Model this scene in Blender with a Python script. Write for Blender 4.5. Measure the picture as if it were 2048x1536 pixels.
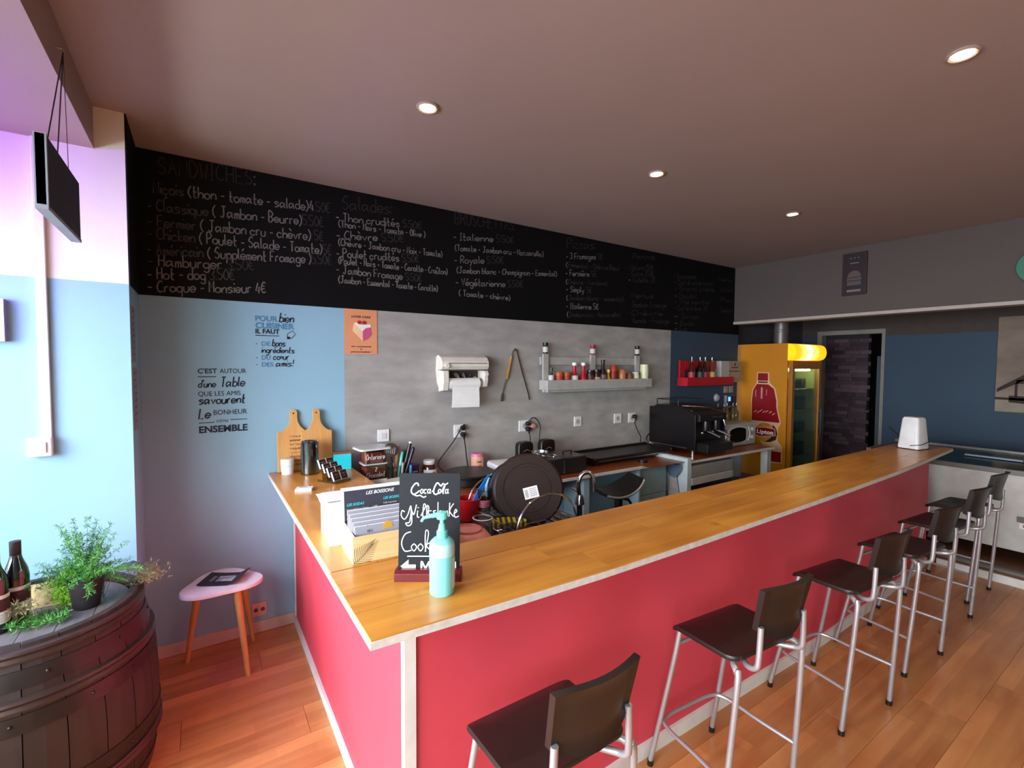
import bpy, bmesh, math, random
from mathutils import Vector, Matrix
random.seed(7)
R = math.radians
PI = math.pi
scene = bpy.context.scene
for o in list(bpy.data.objects):
    bpy.data.objects.remove(o)
C = scene.collection

# ------------------------------------------------------------------ camera
cam_d = bpy.data.cameras.new('camera')
cam = bpy.data.objects.new('camera', cam_d)
C.objects.link(cam)
FPX = 942.3
cam_d.sensor_width = 36.0
cam_d.lens = 36.0 * FPX / 2048.0
cam_d.clip_start = 0.02
yaw, pitch, roll = .5846, .0425, .005
rv = Vector((math.cos(yaw), -math.sin(yaw), 0)); fw = Vector((math.sin(yaw), math.cos(yaw), 0)); up = Vector((0, 0, 1))
f2 = fw * math.cos(pitch) - up * math.sin(pitch); u2 = up * math.cos(pitch) + fw * math.sin(pitch)
r3 = rv * math.cos(roll) + u2 * math.sin(roll); u3 = u2 * math.cos(roll) - rv * math.sin(roll)
cam.matrix_world = Matrix(((r3.x, u3.x, -f2.x, 0), (r3.y, u3.y, -f2.y, -3.12), (r3.z, u3.z, -f2.z, 1.6), (0, 0, 0, 1)))
scene.camera = cam

# ------------------------------------------------------------------ light
w = bpy.data.worlds.new('daylight'); scene.world = w; w.use_nodes = True
bg = w.node_tree.nodes['Background']
bg.inputs[0].default_value = (.80, .90, 1.0, 1); bg.inputs[1].default_value = 4.5

def area(name, loc, rot, sx, sy, power, col, portal=False, spread=None):
    l = bpy.data.lights.new(name, 'AREA'); l.shape = 'RECTANGLE'; l.size = sx; l.size_y = sy
    l.energy = power; l.color = col
    if portal: l.cycles.is_portal = True
    if spread: l.spread = spread
    o = bpy.data.objects.new(name, l); o.location = loc; o.rotation_euler = rot; C.objects.link(o)
    return o
WIN = [(-1.30, -.55), (-3.2, -1.45), (-5.3, -3.4)]
area('window_daylight', (-1.22, -1.98, 1.16), (0, R(-90), 0), 2.05, 2.95, 10, (1, 1, 1), portal=True)
area('window_daylight', (-1.22, -4.7, 1.16), (0, R(-90), 0), 2.05, 2.1, 10, (1, 1, 1), portal=True)
# the daylight of the street side shop front
area('street_daylight', (-2.3, -3.1, 2.15), (0, R(-72), 0), 2.4, 5.2, 900, (.82, .92, 1.0))
scene.view_settings.view_transform = 'Standard'
scene.view_settings.look = 'None'
scene.view_settings.gamma = 1
scene.view_settings.use_curve_mapping = False
scene.view_settings.exposure = 0.0
SPOT_W = 17.0

# ------------------------------------------------------------------ materials
def lin(h):
    h = h.lstrip('#'); v = [int(h[i:i + 2], 16) / 255 for i in (0, 2, 4)]
    return tuple(c / 12.92 if c <= .04045 else ((c + .055) / 1.055) ** 2.4 for c in v) + (1,)
MC = {}
def mat(name, col, rough=.5, metal=0, var=.08, scale=12, bump=0, emit=None, es=0, coord='Object', stretch=(1, 1, 1), spec=.5, trans=0, sheen=0, coat=0):
    if name in MC: return MC[name]
    m = bpy.data.materials.new(name); m.use_nodes = True
    nt = m.node_tree; p = nt.nodes['Principled BSDF']
    c = lin(col)
    tc = nt.nodes.new('ShaderNodeTexCoord'); mp = nt.nodes.new('ShaderNodeMapping'); mp.inputs['Scale'].default_value = stretch
    nz = nt.nodes.new('ShaderNodeTexNoise'); nz.inputs['Scale'].default_value = scale; nz.inputs['Detail'].default_value = 4
    nt.links.new(tc.outputs[coord], mp.inputs[0]); nt.links.new(mp.outputs[0], nz.inputs['Vector'])
    rp = nt.nodes.new('ShaderNodeValToRGB')
    rp.color_ramp.elements[0].position = .3; rp.color_ramp.elements[1].position = .7
    rp.color_ramp.elements[0].color = tuple(x * (1 - var) for x in c[:3]) + (1,)
    rp.color_ramp.elements[1].color = tuple(min(1, x * (1 + var)) for x in c[:3]) + (1,)
    nt.links.new(nz.outputs[0], rp.inputs[0]); nt.links.new(rp.outputs[0], p.inputs['Base Color'])
    p.inputs['Roughness'].default_value = rough; p.inputs['Metallic'].default_value = metal
    p.inputs['Specular IOR Level'].default_value = spec
    p.inputs['Transmission Weight'].default_value = trans
    if coat: p.inputs['Coat Weight'].default_value = coat; p.inputs['Coat Roughness'].default_value = .1
    if emit: p.inputs['Emission Color'].default_value = lin(emit); p.inputs['Emission Strength'].default_value = es
    if bump:
        b = nt.nodes.new('ShaderNodeBump'); b.inputs['Strength'].default_value = bump; b.inputs['Distance'].default_value = .003
        nt.links.new(nz.outputs[0], b.inputs['Height']); nt.links.new(b.outputs[0], p.inputs['Normal'])
    MC[name] = m
    return m

def wood(name, c1, c2, rough=.35, axis='x', scale=1.0, knots=True, rnd=.25, coat=0):
    """planks with long grain, each object a little different"""
    if name in MC: return MC[name]
    m = bpy.data.materials.new(name); m.use_nodes = True
    nt = m.node_tree; p = nt.nodes['Principled BSDF']; L = nt.links
    tc = nt.nodes.new('ShaderNodeTexCoord'); oi = nt.nodes.new('ShaderNodeObjectInfo')
    add = nt.nodes.new('ShaderNodeVectorMath'); add.operation = 'ADD'
    mul = nt.nodes.new('ShaderNodeVectorMath'); mul.operation = 'SCALE'; mul.inputs['Scale'].default_value = 37
    cmb = nt.nodes.new('ShaderNodeCombineXYZ')
    for i in range(3): L.new(oi.outputs['Random'], cmb.inputs[i])
    L.new(cmb.outputs[0], mul.inputs[0]); L.new(tc.outputs['Object'], add.inputs[0]); L.new(mul.outputs[0], add.inputs[1])
    mp = nt.nodes.new('ShaderNodeMapping')
    s = {'x': (1.2, 14, 14), 'y': (14, 1.2, 14), 'z': (14, 14, 1.2)}[axis]
    mp.inputs['Scale'].default_value = tuple(v * scale for v in s)
    L.new(add.outputs[0], mp.inputs[0])
    n1 = nt.nodes.new('ShaderNodeTexNoise'); n1.inputs['Scale'].default_value = 1.6; n1.inputs['Detail'].default_value = 6; n1.inputs['Distortion'].default_value = .6
    L.new(mp.outputs[0], n1.inputs['Vector'])
    n2 = nt.nodes.new('ShaderNodeTexNoise'); n2.inputs['Scale'].default_value = 2.6 * scale; n2.inputs['Detail'].default_value = 2
    L.new(add.outputs[0], n2.inputs['Vector'])
    rp = nt.nodes.new('ShaderNodeValToRGB'); rp.color_ramp.elements[0].position = .3; rp.color_ramp.elements[1].position = .66
    rp.color_ramp.elements[0].color = lin(c1); rp.color_ramp.elements[1].color = lin(c2)
    mx = nt.nodes.new('ShaderNodeMath'); mx.operation = 'MULTIPLY_ADD'; mx.inputs[1].default_value = .55
    L.new(n1.outputs[0], mx.inputs[0])
    m3 = nt.nodes.new('ShaderNodeMath'); m3.operation = 'MULTIPLY'; m3.inputs[1].default_value = .45; L.new(n2.outputs[0], m3.inputs[0]); L.new(m3.outputs[0], mx.inputs[2])
    L.new(mx.outputs[0], rp.inputs[0])
    hv = nt.nodes.new('ShaderNodeHueSaturation')
    mr = nt.nodes.new('ShaderNodeMapRange'); mr.inputs['To Min'].default_value = 1 - rnd; mr.inputs['To Max'].default_value = 1 + rnd * .6
    L.new(oi.outputs['Random'], mr.inputs[0]); L.new(mr.outputs[0], hv.inputs['Value']); L.new(rp.outputs[0], hv.inputs['Color'])
    out = hv.outputs[0]
    if knots:
        vo = nt.nodes.new('ShaderNodeTexVoronoi'); vo.inputs['Scale'].default_value = 2.1
        mk = nt.nodes.new('ShaderNodeMapping'); mk.inputs['Scale'].default_value = {'x': (.8, 2.2, 1), 'y': (2.2, .8, 1), 'z': (2, 1, .8)}[axis]
        L.new(add.outputs[0], mk.inputs[0]); L.new(mk.outputs[0], vo.inputs['Vector'])
        rk = nt.nodes.new('ShaderNodeValToRGB'); rk.color_ramp.elements[0].position = .03; rk.color_ramp.elements[1].position = .13
        rk.color_ramp.elements[0].color = (.45, .36, .3, 1); rk.color_ramp.elements[1].color = (1, 1, 1, 1)
        L.new(vo.outputs['Distance'], rk.inputs[0])
        mm = nt.nodes.new('ShaderNodeMix'); mm.data_type = 'RGBA'; mm.blend_type = 'MULTIPLY'; mm.inputs[0].default_value = .8
        L.new(out, mm.inputs[6]); L.new(rk.outputs[0], mm.inputs[7]); out = mm.outputs[2]
    if name == 'floor_laminate':
        bk_ = nt.nodes.new('ShaderNodeTexBrick'); bk_.inputs['Scale'].default_value = 1; bk_.inputs['Brick Width'].default_value = .41; bk_.inputs['Row Height'].default_value = .0643
        bk_.inputs['Mortar Size'].default_value = .0004; bk_.inputs['Color1'].default_value = (.80, .78, .75, 1); bk_.inputs['Color2'].default_value = (1.12, 1.12, 1.12, 1); bk_.inputs['Mortar'].default_value = (.8, .75, .7, 1)
        bk_.offset = .37
        L.new(tc.outputs['Object'], bk_.inputs['Vector'])
        m5 = nt.nodes.new('ShaderNodeMix'); m5.data_type = 'RGBA'; m5.blend_type = 'MULTIPLY'; m5.inputs[0].default_value = 1
        L.new(out, m5.inputs[6]); L.new(bk_.outputs[0], m5.inputs[7]); out = m5.outputs[2]
    L.new(out, p.inputs['Base Color']); p.inputs['Roughness'].default_value = rough
    if coat: p.inputs['Coat Weight'].default_value = coat; p.inputs['Coat Roughness'].default_value = .15
    MC[name] = m
    return m

def clear(name, tint='#ffffff', gloss=.12, rough=.03, alpha=.0):
    """thin clear sheet: mostly see-through with a glossy surface"""
    if name in MC: return MC[name]
    m = bpy.data.materials.new(name); m.use_nodes = True
    nt = m.node_tree; nt.nodes.remove(nt.nodes['Principled BSDF']); L = nt.links
    out = nt.nodes['Material Output']
    t = nt.nodes.new('ShaderNodeBsdfTransparent'); t.inputs[0].default_value = lin(tint)
    g = nt.nodes.new('ShaderNodeBsdfGlossy'); g.inputs['Roughness'].default_value = rough
    lw = nt.nodes.new('ShaderNodeLayerWeight'); lw.inputs[0].default_value = .25
    ad = nt.nodes.new('ShaderNodeMath'); ad.operation = 'MULTIPLY_ADD'; ad.inputs[1].default_value = .6; ad.inputs[2].default_value = gloss
    L.new(lw.outputs['Fresnel'], ad.inputs[0])
    mx = nt.nodes.new('ShaderNodeMixShader'); L.new(ad.outputs[0], mx.inputs[0]); L.new(t.outputs[0], mx.inputs[1]); L.new(g.outputs[0], mx.inputs[2])
    L.new(mx.outputs[0], out.inputs[0])
    MC[name] = m
    return m

# ------------------------------------------------------------------ geometry
class G:
    def __init__(s): s.v = []; s.f = []
    def add(s, v, f):
        n = len(s.v); s.v += [tuple(p) for p in v]; s.f += [tuple(i + n for i in q) for q in f]; return s
    def box(s, x0, x1, y0, y1, z0, z1):
        return s.add([(x0, y0, z0), (x1, y0, z0), (x1, y1, z0), (x0, y1, z0), (x0, y0, z1), (x1, y0, z1), (x1, y1, z1), (x0, y1, z1)],
                     [(0, 3, 2, 1), (4, 5, 6, 7), (0, 1, 5, 4), (1, 2, 6, 5), (2, 3, 7, 6), (3, 0, 4, 7)])
    def prism(s, pts, z0, z1):
        n = len(pts)
        s.add([(x, y, z0) for x, y in pts] + [(x, y, z1) for x, y in pts],
              [tuple(range(n))[::-1], tuple(range(n, 2 * n))] + [(i, (i + 1) % n, n + (i + 1) % n, n + i) for i in range(n)])
        return s
    def prism_y(s, pts, y0, y1):
        n = len(pts)
        return s.add([(x, y0, z) for x, z in pts] + [(x, y1, z) for x, z in pts],
                     [tuple(range(n)), tuple(range(n, 2 * n))[::-1]] + [(i, n + i, n + (i + 1) % n, (i + 1) % n) for i in range(n)])
    def prism_x(s, pts, x0, x1):
        n = len(pts)
        return s.add([(x0, y, z) for y, z in pts] + [(x1, y, z) for y, z in pts],
                     [tuple(range(n))[::-1], tuple(range(n, 2 * n))] + [(i, (i + 1) % n, n + (i + 1) % n, n + i) for i in range(n)])
    def lathe(s, prof, n=24, c=(0, 0, 0), sx=1, sy=1):
        m = len(prof); v = []; f = []
        for r, z in prof:
            for i in range(n):
                a = 2 * PI * i / n; v.append((c[0] + r * sx * math.cos(a), c[1] + r * sy * math.sin(a), c[2] + z))
        for j in range(m - 1):
            for i in range(n):
                k = (i + 1) % n; f.append((j * n + i, j * n + k, (j + 1) * n + k, (j + 1) * n + i))
        return s.add(v, f)
    def cyl(s, p0, p1, r0, r1=None, n=14):
        return s.tube([p0, p1], r0, n, r1)
    def tube(s, pts, r, n=8, r1=None, caps=True):
        P = [Vector(p) for p in pts]; m = len(P); v = []; f = []
        t = (P[1] - P[0]).normalized()
        a = Vector((0, 0, 1)) if abs(t.z) < .9 else Vector((1, 0, 0))
        u = t.cross(a).normalized()
        for j in range(m):
            if j == 0: tt = P[1] - P[0]
            elif j == m - 1: tt = P[-1] - P[-2]
            else: tt = (P[j + 1] - P[j]).normalized() + (P[j] - P[j - 1]).normalized()
            tt = tt.normalized() if tt.length > 1e-9 else t
            u = (u - tt * u.dot(tt)); u = u.normalized() if u.length > 1e-6 else tt.orthogonal().normalized()
            wv = tt.cross(u)
            rr = r if r1 is None else r + (r1 - r) * j / (m - 1)
            if isinstance(r, (list, tuple)): rr = r[j]
            for i in range(n):
                an = 2 * PI * i / n; v.append(P[j] + (u * math.cos(an) + wv * math.sin(an)) * rr)
        for j in range(m - 1):
            for i in range(n):
                k = (i + 1) % n; f.append((j * n + i, j * n + k, (j + 1) * n + k, (j + 1) * n + i))
        if caps: f.append(tuple(range(n))[::-1]); f.append(tuple(range((m - 1) * n, m * n)))
        return s.add(v, f)
    def rings(s, rings, cap0=True, cap1=True):
        n = len(rings[0]); v = [p for r in rings for p in r]; f = []
        for j in range(len(rings) - 1):
            for i in range(n):
                k = (i + 1) % n; f.append((j * n + i, j * n + k, (j + 1) * n + k, (j + 1) * n + i))
        if cap0: f.append(tuple(range(n))[::-1])
        if cap1: f.append(tuple(range((len(rings) - 1) * n, len(rings) * n)))
        return s.add(v, f)
    def sphere(s, c, r, n=14, m=8, sz=1):
        prof = [(max(1e-7, r * math.sin(PI * j / m)), -r * sz * math.cos(PI * j / m)) for j in range(m + 1)]
        prof[0] = (1e-7, prof[0][1]); prof[-1] = (1e-7, prof[-1][1])
        return s.lathe(prof, n, c)
    def xf(s, M):
        s.v = [tuple(M @ Vector(p)) for p in s.v]; return s
    def mv(s, x=0, y=0, z=0):
        s.v = [(a + x, b + y, c + z) for a, b, c in s.v]; return s
    def rz(s, a, c=(0, 0)):
        ca, sa = math.cos(a), math.sin(a)
        s.v = [(c[0] + (x - c[0]) * ca - (y - c[1]) * sa, c[1] + (x - c[0]) * sa + (y - c[1]) * ca, z) for x, y, z in s.v]; return s

def smooth_path(pts, k=6):
    """Catmull-Rom through 2D or 3D points"""
    n = len(pts)
    if n < 3: return [tuple(p) for p in pts]
    out = []
    for i in range(n - 1):
        p0 = pts[max(i - 1, 0)]; p1 = pts[i]; p2 = pts[i + 1]; p3 = pts[min(i + 2, n - 1)]
        for j in range(k):
            t = j / k
            out.append(tuple(.5 * ((2 * b) + (-a + c) * t + (2 * a - 5 * b + 4 * c - d) * t * t + (-a + 3 * b - 3 * c + d) * t ** 3) for a, b, c, d in zip(p0, p1, p2, p3)))
    out.append(tuple(pts[-1]))
    return out

def rrect(w, d, r, n=4, cx=0, cy=0):
    pts = []
    for sx, sy, a0 in ((1, 1, 0), (-1, 1, 90), (-1, -1, 180), (1, -1, 270)):
        for i in range(n + 1):
            a = R(a0 + 90 * i / n); pts.append((cx + sx * (w / 2 - r) + r * math.cos(a), cy + sy * (d / 2 - r) + r * math.sin(a)))
    return pts

def obj(name, g, m, parent=None, smooth=False, bevel=0, mats=None):
    me = bpy.data.meshes.new(name)
    me.from_pydata(g.v, [], g.f)
    bm = bmesh.new(); bm.from_mesh(me); bmesh.ops.recalc_face_normals(bm, faces=bm.faces); bm.to_mesh(me); bm.free()
    me.materials.append(m)
    o = bpy.data.objects.new(name, me); C.objects.link(o)
    if parent: o.parent = parent
    if smooth:
        me.shade_smooth()
        try: me.set_sharp_from_angle(angle=R(38))
        except Exception: pass
    if bevel:
        b = o.modifiers.new('bevel', 'BEVEL'); b.width = bevel; b.segments = 2; b.limit_method = 'ANGLE'; b.angle_limit = R(40)
    return o
part = obj
def tag(o, label, cat, group=None):
    o['label'] = label; o['category'] = cat
    if group: o['group'] = group
    return o
def thing(name, label, cat, loc=(0, 0, 0), rz=0, group=None):
    o = bpy.data.objects.new(name, None); C.objects.link(o); o.location = loc; o.rotation_euler = (0, 0, rz); o.empty_display_size = .05
    return tag(o, label, cat, group)
def struct(name, g, m, **k):
    o = obj(name, g, m, **k)
    if not k.get('parent'): o['kind'] = 'structure'
    return o
def dup(root, loc, rz=None, label=None):
    r = root.copy(); C.objects.link(r); r.location = loc
    if rz is not None: r.rotation_euler = (0, 0, rz)
    if label: r['label'] = label
    for ch in list(root.children):
        c = ch.copy(); C.objects.link(c); c.parent = r
        for g_ in ch.children:
            d = g_.copy(); C.objects.link(d); d.parent = c
    return r

# ---- lettering: a single stroke hand and the built-in sans
GL = {
'a': '46 27 06 04 13 24 45;47 44 53', 'b': '0b 03;06 27 46 44 23 04', 'c': '46 27 06 04 23 44', 'd': '46 27 06 04 23 44;4b 43', 'e': '05 45 46 27 06 04 23 44',
'f': '4a 3b 1a 13;07 37', 'g': '46 27 06 04 23 44;47 41 20 01', 'h': '0b 03;05 27 46 43', 'i': '07 03;0a 09', 'j': '27 21 10 00;2a 29', 'k': '0b 03;37 05 33', 'l': '0b 04 13',
'm': '07 03;05 17 26 23;25 37 46 43', 'n': '07 03;05 27 46 43', 'o': '27 06 04 23 44 46 27', 'p': '07 00;06 27 46 44 23 04', 'q': '46 27 06 04 23 44;47 40', 'r': '07 03;05 17 37',
's': '46 27 06 25 44 23 03', 't': '1b 14 23 33;07 37', 'u': '07 04 13 33 45;47 43', 'v': '07 23 47', 'w': '07 13 26 33 47', 'x': '07 43;47 03', 'y': '07 24;47 10', 'z': '07 47 03 43',
'A': '03 2b 43;16 36', 'B': '03 0b 2b 49 27 07;27 45 23 03', 'C': '4a 2b 08 05 23 44', 'D': '03 0b 2b 48 46 23 03', 'E': '4b 0b 03 43;07 37', 'F': '4b 0b 03;07 37', 'G': '4a 2b 08 05 23 44 47 27',
'H': '0b 03;4b 43;07 47', 'I': '0b 2b;1b 13;03 23', 'J': '1b 5b;3b 35 23 04', 'K': '0b 03;4b 07 43', 'L': '0b 03 43', 'M': '03 0b 26 4b 43', 'N': '03 0b 43 4b', 'O': '2b 08 05 23 45 48 2b',
'P': '03 0b 3b 49 27 07', 'Q': '2b 08 05 23 45 48 2b;24 42', 'R': '03 0b 3b 49 27 07;27 43', 'S': '4a 2b 08 27 45 23 04', 'T': '0b 4b;2b 23', 'U': '0b 05 23 45 4b', 'V': '0b 23 4b', 'W': '0b 13 28 33 4b', 'X': '0b 43;4b 03', 'Y': '0b 27 4b;27 23', 'Z': '0b 4b 03 43',
'0': '2b 08 05 23 45 48 2b', '1': '09 2b 23', '2': '0a 2b 49 03 43', '3': '0a 2b 49 27 45 23 04', '4': '2b 05 45;38 33', '5': '4b 0b 08 37 45 23 04', '6': '4b 07 04 23 44 46 27 06', '7': '0b 4b 13', '8': '27 09 2b 49 27 04 23 45 27', '9': '47 27 09 2b 49 43',
'€': '4a 2b 08 05 23 44;08 38;06 36', '(': '2b 08 05 22', ')': '0b 28 25 02', '-': '06 36', '.': '04 03', ',': '04 02', "'": '0b 09', '!': '0b 06;04 03', ':': '04 03;08 07', '+': '06 46;28 24'}
ACC = {'é': ('e', '19 3b'), 'è': ('e', '1b 39'), 'ç': ('c', '23 31 10'), 'ï': ('i', '1a 2a'), 'â': ('a', '09 2b 49'), 'û': ('u', '09 2b 49'), 'œ': ('o', '45 85 86 67 46')}
CURVY = set('abcdefghjmnopqrstuyBCDGJOPQRSU0235689€()')
def strokes(s, rnd=.0, slant=0):
    out = []; x = 0
    for ch in s:
        if ch == ' ': x += 3; continue
        extra = []
        if ch in ACC: base, ac = ACC[ch]; extra = [ac]; ch = base
        g = GL.get(ch)
        if g is None: x += 3; continue
        mx = 0; dy = random.uniform(-rnd, rnd); sc = 1 + random.uniform(-rnd, rnd) * .2
        for st in g.split(';') + extra:
            pts = [(int(p[0]), int(p[1], 16) - 3) for p in st.split()]
            mx = max(mx, max(p[0] for p in pts))
            if len(pts) == 2 and abs(pts[0][1] - pts[1][1]) <= 1 and pts[0][0] == pts[1][0]: pass
            if ch in CURVY and len(pts) > 2: pts = smooth_path(pts, 4)
            out.append([(x + (px + random.uniform(-rnd, rnd) * .3) * 1.0 + slant * py, py * sc + dy) for px, py in pts])
        x += mx + 1.6
    return out, x
def ribbon(g, pts, wd, y=0):
    n = len(pts)
    if n < 2: return
    L_, R_ = [], []
    for i in range(n):
        a = pts[max(0, i - 1)]; b = pts[min(n - 1, i + 1)]
        dx, dz = b[0] - a[0], b[1] - a[1]; l = math.hypot(dx, dz) or 1
        nx, nz = -dz / l * wd / 2, dx / l * wd / 2
        L_.append((pts[i][0] + nx, y, pts[i][1] + nz)); R_.append((pts[i][0] - nx, y, pts[i][1] - nz))
    g.add(L_ + R_, [(i, i + 1, n + i + 1, n + i) for i in range(n - 1)])
def hand(g, s, x0, z0, x1, z1, cap, wd, y=0, rnd=.25, slant=.0, sel=None):
    """hand lettering fitted between (x0,z0) and (x1,z1); '|' toggles the faint strokes"""
    segs = s.split('|'); full = ''.join(segs)
    tot = strokes(full, 0)[1]
    x = 0
    for i, sg in enumerate(segs):
        st, wlen = strokes(sg, rnd, slant)
        if sel is None or (i % 2) == sel:
            for p in st:
                q = []
                for px, pz in p:
                    t = (x + px) / tot
                    q.append((x0 + (x1 - x0) * t, z0 + (z1 - z0) * t + pz * cap / 8))
                ribbon(g, q, wd, y)
        x += wlen
    return g
FC = {}
def sans(s, x0, z0, wdt, cap, bold=0, shear=0, y=0):
    """built-in font as flat faces in the XZ plane, fitted to a width and a cap height"""
    cu = bpy.data.curves.new('t', 'FONT'); cu.body = s; cu.size = 1; cu.offset = bold; cu.shear = shear; cu.resolution_u = 3
    o = bpy.data.objects.new('t', cu); C.objects.link(o)
    bpy.context.view_layer.update()
    dg = bpy.context.evaluated_depsgraph_get()
    me = bpy.data.meshes.new_from_object(o.evaluated_get(dg))
    vs = [tuple(v.co) for v in me.vertices]; fs = [tuple(p.vertices) for p in me.polygons]
    bpy.data.objects.remove(o); bpy.data.curves.remove(cu); bpy.data.meshes.remove(me)
    a = min(v[0] for v in vs); b = max(v[0] for v in vs)
    k = wdt / (b - a); kz = cap / .70
    g = G(); g.add([(x0 + (v[0] - a) * k, y, z0 + v[1] * kz) for v in vs], fs)
    return g
def join(*gs):
    g = G()
    for q in gs: g.add(q.v, q.f)
    return g

# ------------------------------------------------------------------ palette
M_white = mat('white_plastic', '#e4e2de', .4)
M_wpaint = mat('white_paint', '#d8d2c8', .6)
M_black = mat('black_plastic', '#17110f', .35)
M_dark = mat('dark_metal', '#1d1815', .3, .3)
M_chrome = mat('chrome', '#d9d9d9', .12, 1, .02)
M_steel = mat('brushed_steel', '#a9a6a2', .32, 1, .06, 30, stretch=(1, 1, 8))
M_silver = mat('silver_tube', '#b4b3b4', .38, .65, .05)
M_seat = mat('seat_brown_black', '#1f1512', .42, var=.05)
M_red = mat('red_counter_paint', '#cf4250', .55, var=.05, scale=3)
M_blue = mat('blue_paint', '#8db6c8', .6, var=.04, scale=2)
M_gray = mat('grey_plaster', '#a19c95', .8, var=.16, scale=5, bump=.2, stretch=(1, 1, 2.4))
M_ceil = mat('ceiling_paint', '#a18c84', .85, var=.025, scale=2)
M_upper = mat('upper_wall_paint', '#e6dfd2', .8, var=.03, scale=2)
M_chalkb = mat('blackboard_paint', '#060505', .75, var=.25, scale=3, spec=.2)
M_chalk3 = mat('chalk_half_faded', '#453f3c', .9, var=.35, scale=60)
M_chalk = mat('chalk_bright', '#736d69', .9, var=.25, scale=60)
M_chalk2 = mat('chalk_faint', '#2e2929', .9, var=.3, scale=60)
M_ink = mat('navy_vinyl', '#0c1c33', .6)
M_paper = mat('white_paper', '#e9e6e0', .7, var=.03)
M_wbright = mat('board_marker_white', '#f4f2ee', .6, var=.02)
M_glass = clear('clear_glass', '#eaf2ef', .10)
M_plast = clear('clear_plastic', '#dcdad6', .16, .15)
M_edge = mat('white_edge_band', '#cfc6ba', .6, var=.12, scale=40)
M_bar = wood('oak_worktop', '#a5641c', '#d8943a', .32, 'x', .8, rnd=.12, coat=.15)
M_bary = wood('oak_worktop_cross', '#a5641c', '#d8943a', .32, 'y', .8, rnd=.12, coat=.15)
M_back = wood('walnut_worktop', '#6b3212', '#8e4a1e', .35, 'x', .8, rnd=.1)
M_floor = wood('floor_laminate', '#b0683a', '#cf9058', .33, 'x', 1.0, knots=False, rnd=.13)
M_pine = wood('pine_crate', '#d9b478', '#ecd09a', .5, 'x', 1.5, knots=False, rnd=.05)
M_bamboo = wood('bamboo', '#c98f4c', '#e0ac69', .45, 'z', 1.6, knots=False, rnd=.05)
M_leg = wood('pine_leg', '#b9793c', '#d29a5c', .5, 'z', 3, knots=True, rnd=.1)
M_staves = wood('barrel_stave', '#17100d', '#35241b', .55, 'z', 1.4, knots=False, rnd=.25)

# ================================================================== SETTING
struct('floor', G().box(-1.3, 5.2, -6.0, .05, -.06, -.004), mat('floor_underlay', '#5b3218', .6))
floor = bpy.data.objects['floor']
pg = G().box(.0008, 1.2792, .0006, .1924, -.004, 0)
first = None; row = 0; y = -5.05
while y < .0:
    off = (row * .47) % 1.28; x = -1.28 - off
    while x < 4.95:
        a, b = max(x, -1.25), min(x + 1.28, 4.95)
        c0, c1 = y, min(y + .193, -.002)
        hidden = (a > .55 and c0 > -1.8)
        if b - a > .02 and not hidden:
            if b - a > 1.27 and c1 - c0 > .19:
                if first is None: first = obj('plank', pg, M_floor, floor); o = first
                else: o = first.copy(); C.objects.link(o)
                o.location = (a, c0, 0)
            else:
                o = obj('plank', G().box(a + .0008, b - .0008, c0 + .0006, c1 - .0006, -.004, 0), M_floor, floor)
        x += 1.28
    y += .193; row += 1

struct('ceiling', G().box(-1.3, 7.6, -6.0, .3, 2.7, 2.8), M_ceil)
# back wall in painted fields
struct('wall_back', G().box(-.26, .772, 0, .12, 0, 2.7), M_blue)
bw = bpy.data.objects['wall_back']
part('grey_plaster_field', G().box(.772, 4.0, 0, .12, 0, 2.7), M_gray, bw)
M_blue_shaded = mat('blue_paint_shaded', '#34495a', .65, var=.04, scale=2)  # the wall blue again, darkened so its colour carries the dimness over here
part('blue_field', G().box(4.0, 5.2, 0, .12, 0, 2.7), M_blue_shaded, bw)
struct('wall_recess', G().box(5.2, 7.3, .14, .24, 0, 2.7), mat('dark_grey_paint', '#4a4548', .8))
# projecting left wall (pillar) : facing the room
struct('wall_left', G().box(-1.3, -.26, -.39, .12, 0, 1.95), M_blue)
wl = bpy.data.objects['wall_left']
part('white_field', G().box(-1.3, -.26, -.39, .12, 1.95, 2.7), M_upper, wl)
struct('trim_beam', G().box(-1.3, -.365, -6.0, -.39, 2.52, 2.7), M_ceil)
# shop front with two windows, left of the frame
g = G().box(-1.35, -1.25, -6.0, -.39, 0, .12).box(-1.35, -1.25, -.5, -.39, .12, 2.52).box(-1.35, -1.25, -3.65, -3.45, .12, 2.52).box(-1.35, -1.25, -6.0, -5.75, .12, 2.52).box(-1.35, -1.25, -6.0, -.39, 2.18, 2.7)
struct('wall_window', g, M_upper)
for i, (a, b) in enumerate(((-3.45, -.5), (-5.75, -3.65))):
    fr = struct('window_%d' % (i + 1), G().box(-1.32, -1.27, a, a + .05, .12, 2.18).box(-1.32, -1.27, b - .05, b, .12, 2.18).box(-1.32, -1.27, a, b, .12, .17).box(-1.32, -1.27, a, b, 2.13, 2.18), M_dark)
    part('pane', G().box(-1.30, -1.295, a + .05, b - .05, .17, 2.13), clear('window_glass', '#ffffff', .04), fr)
struct('wall_front', G().box(-1.35, 7.6, -6.1, -6.0, 0, 2.8), mat('rear_wall_paint', '#8f8078', .8))
struct('floor_street', G().box(-9, -1.36, -12, 6, -.12, -.06), mat('asphalt', '#4b4a49', .9))
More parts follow.
